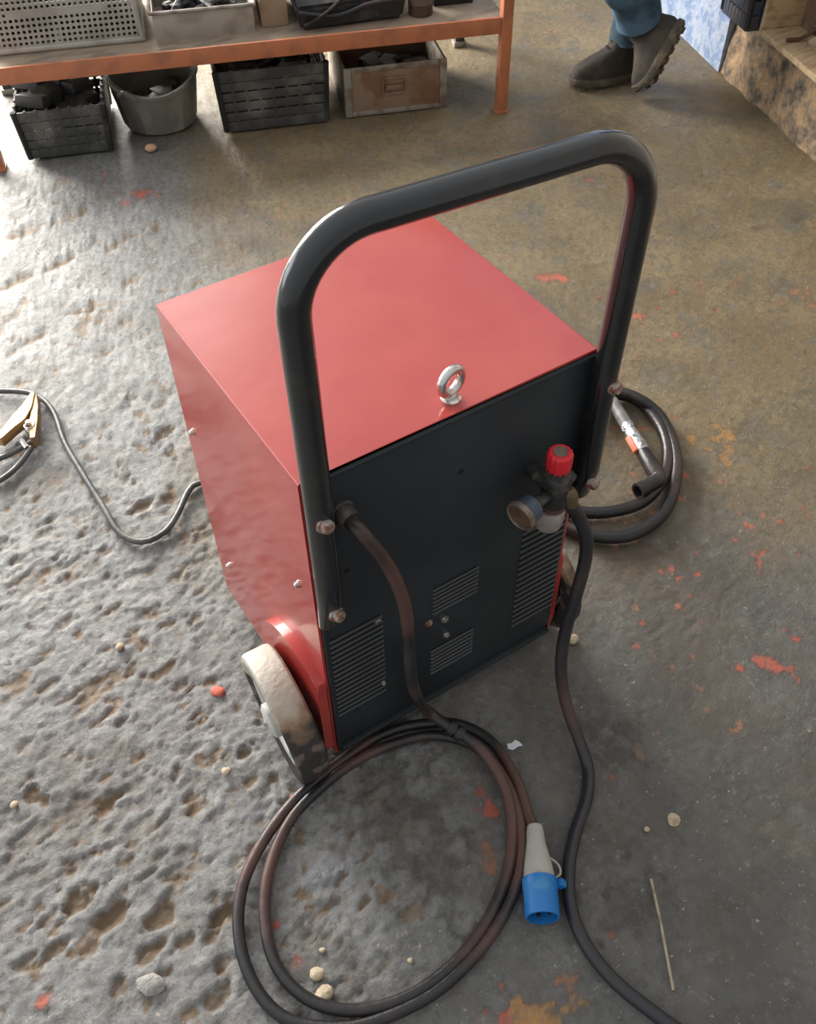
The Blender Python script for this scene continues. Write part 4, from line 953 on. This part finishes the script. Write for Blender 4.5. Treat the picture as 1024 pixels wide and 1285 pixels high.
# ------------------------------------------------------------------ the person's legs
ps = thing('person', 'person in blue jeans and dark brown boots standing with one boot on its toe', 'person', room(1.36, 2.2, 0))
def foot_outline(L_, wd, n=28):   # x forward from heel 0 to toe L_
    out = []
    for k in range(n):
        a = 2*math.pi*k/n; x = .5-.5*math.cos(a); sgn = 1 if math.sin(a) >= 0 else -1
        half = wd*.5*(abs(math.sin(a))**.75)*(.74+.30*x-.06*math.cos(4*x)); out.append((x*L_, sgn*half))
    return out
def boot(Mx, bend=0.0, lab=None):
    L_, wd = .245, .096
    O = foot_outline(L_, wd)
    def bendp(p):
        if bend: # roll the ball of the foot
            x0 = L_*.70
            if p.x > x0:
                a = bend*min(1, (p.x-x0)/(L_*.30)); q = p.x-x0
                return Vector((x0+q*math.cos(a*.5)-p.z*math.sin(a)*.6, p.y, p.z*math.cos(a)+q*math.sin(a*.7)))
        return p
    bm = new(); lv = []
    for z, k in ((0, .97), (.006, 1.03), (.022, 1.03), (.026, 1.0)): lv.append([Mx @ bendp(Vector((L_/2+(x-L_/2)*k, y*k, z))) for x, y in O])
    loft(bm, lv)
    for i in range(7):
        x = L_*(.10+.13*i); w2 = wd*(.62+.30*x/L_)
        b2 = [Vector((x-.009, -w2/2, -.005)), Vector((x+.009, -w2/2, -.005)), Vector((x+.009, w2/2, -.005)), Vector((x-.009, w2/2, -.005))]
        loft(bm, [[Mx @ bendp(p) for p in b2], [Mx @ bendp(p+Vector((0, 0, .008))) for p in b2]])
    slz = bm
    bm = new(); lv = []
    for z, x0, x1, kw in ((.024, 0.004, L_-.004, .97), (.040, 0.0, L_-.006, .97), (.056, .002, L_*.93, .88), (.072, .006, L_*.78, .78), (.088, .008, L_*.62, .74), (.105, .010, L_*.50, .74), (.13, .012, L_*.455, .76), (.155, .010, L_*.45, .80), (.165, .012, L_*.445, .80)):
        r_ = []
        for (x, y) in O:
            f = x/L_; r_.append(Mx @ bendp(Vector((x0+(x1-x0)*f, y*kw, z+.010*(1 if z > .07 else 0)*(0.5-f)*-1))))
        lv.append(r_)
    loft(bm, lv)
    up = build('boot', bm, M['boot'], ps); 
    build('sole', slz, M['sole'], up)
    bm = new()
    for i in range(4):
        x = L_*(.60-.055*i); z = .070+.016*i
        tube(bm, smooth_path([Mx @ bendp(Vector((x-.004, -.024, z))), Mx @ bendp(Vector((x+.010, 0, z+.010))), Mx @ bendp(Vector((x-.004, .024, z)))], .006), .0028, 6)
    build('lace', bm, M['dark'], up)
    return up
def room_mat(o, fwd, up):
    f = (RR.to_3x3() @ Vector(fwd)).normalized(); u0 = RR.to_3x3() @ Vector(up); l = u0.cross(f).normalized(); u_ = f.cross(l)
    return Matrix.Translation(o) @ Matrix((f, l, u_)).transposed().to_4x4()
# standing foot: heel right, toe left
boot(room_mat(room(1.415, 2.235, .004), (-1, -.03, 0), (0, 0, 1)))
# crossed foot: toe down on the floor, heel up to the right, sole turned back
th = math.radians(66)
TOE = room(1.372, 2.066, .014)
fd = Vector((-math.cos(th), -.05, -math.sin(th))); upv = Vector((-math.sin(th), .85, math.cos(th)))
MB_ = room_mat(Vector((0,0,0)), fd, upv)
hl = TOE - (MB_.to_3x3() @ Vector((.236, 0, 0)))
boot(room_mat(hl, fd, upv), bend=.75)
ank = hl + (MB_.to_3x3() @ Vector((.055, 0, .13)))
def leg_rings(path, radii, wob):
    out = []
    for i, (p, r_) in enumerate(zip(path, radii)):
        t = (path[min(i+1, len(path)-1)]-path[max(i-1, 0)]).normalized(); f = axis_frame(t)
        x = (RR.to_3x3() @ Vector((1, 0, 0))); x = (x-t*x.dot(t)).normalized(); y = t.cross(x)
        out.append([p+(x*math.cos(a)*r_*1.08+y*math.sin(a)*r_)*(1+wob*math.sin(3*a+i*1.9)+.5*wob*math.sin(5*a+i)) for a in np.linspace(0, 2*math.pi, 25)[:-1]])
    return out
hipL, hipR = room(1.35, 2.25, .80), room(1.35, 2.12, .80)
pL = smooth_path([room(1.372, 2.238, .125), room(1.368, 2.240, .20), room(1.360, 2.245, .42), hipL], .03)
pR = smooth_path([ank-Vector((0, 0, .0)), ank.lerp(room(1.24, 2.13, .44), .35), room(1.24, 2.13, .44), hipR], .03)
bm = new()
for pth_ in (pL, pR):
    n_ = len(pth_); loft(bm, leg_rings(pth_, [.062+.028*min(1, i/(n_*.75)) + (.004 if i == 0 else 0) + .003*math.sin(i*2.2) for i in range(n_)], .03))
loft(bm, [[room(1.35, 2.185, z)+(RR.to_3x3() @ Vector((a_*math.cos(t), b__*math.sin(t), 0))) for t in np.linspace(0, 6.283, 25)[:-1]] for z, a_, b__ in ((.74, .085, .15), (.80, .098, .16), (.88, .092, .15), (.93, .088, .14))])
build('jeans', bm, M['denim'], ps)
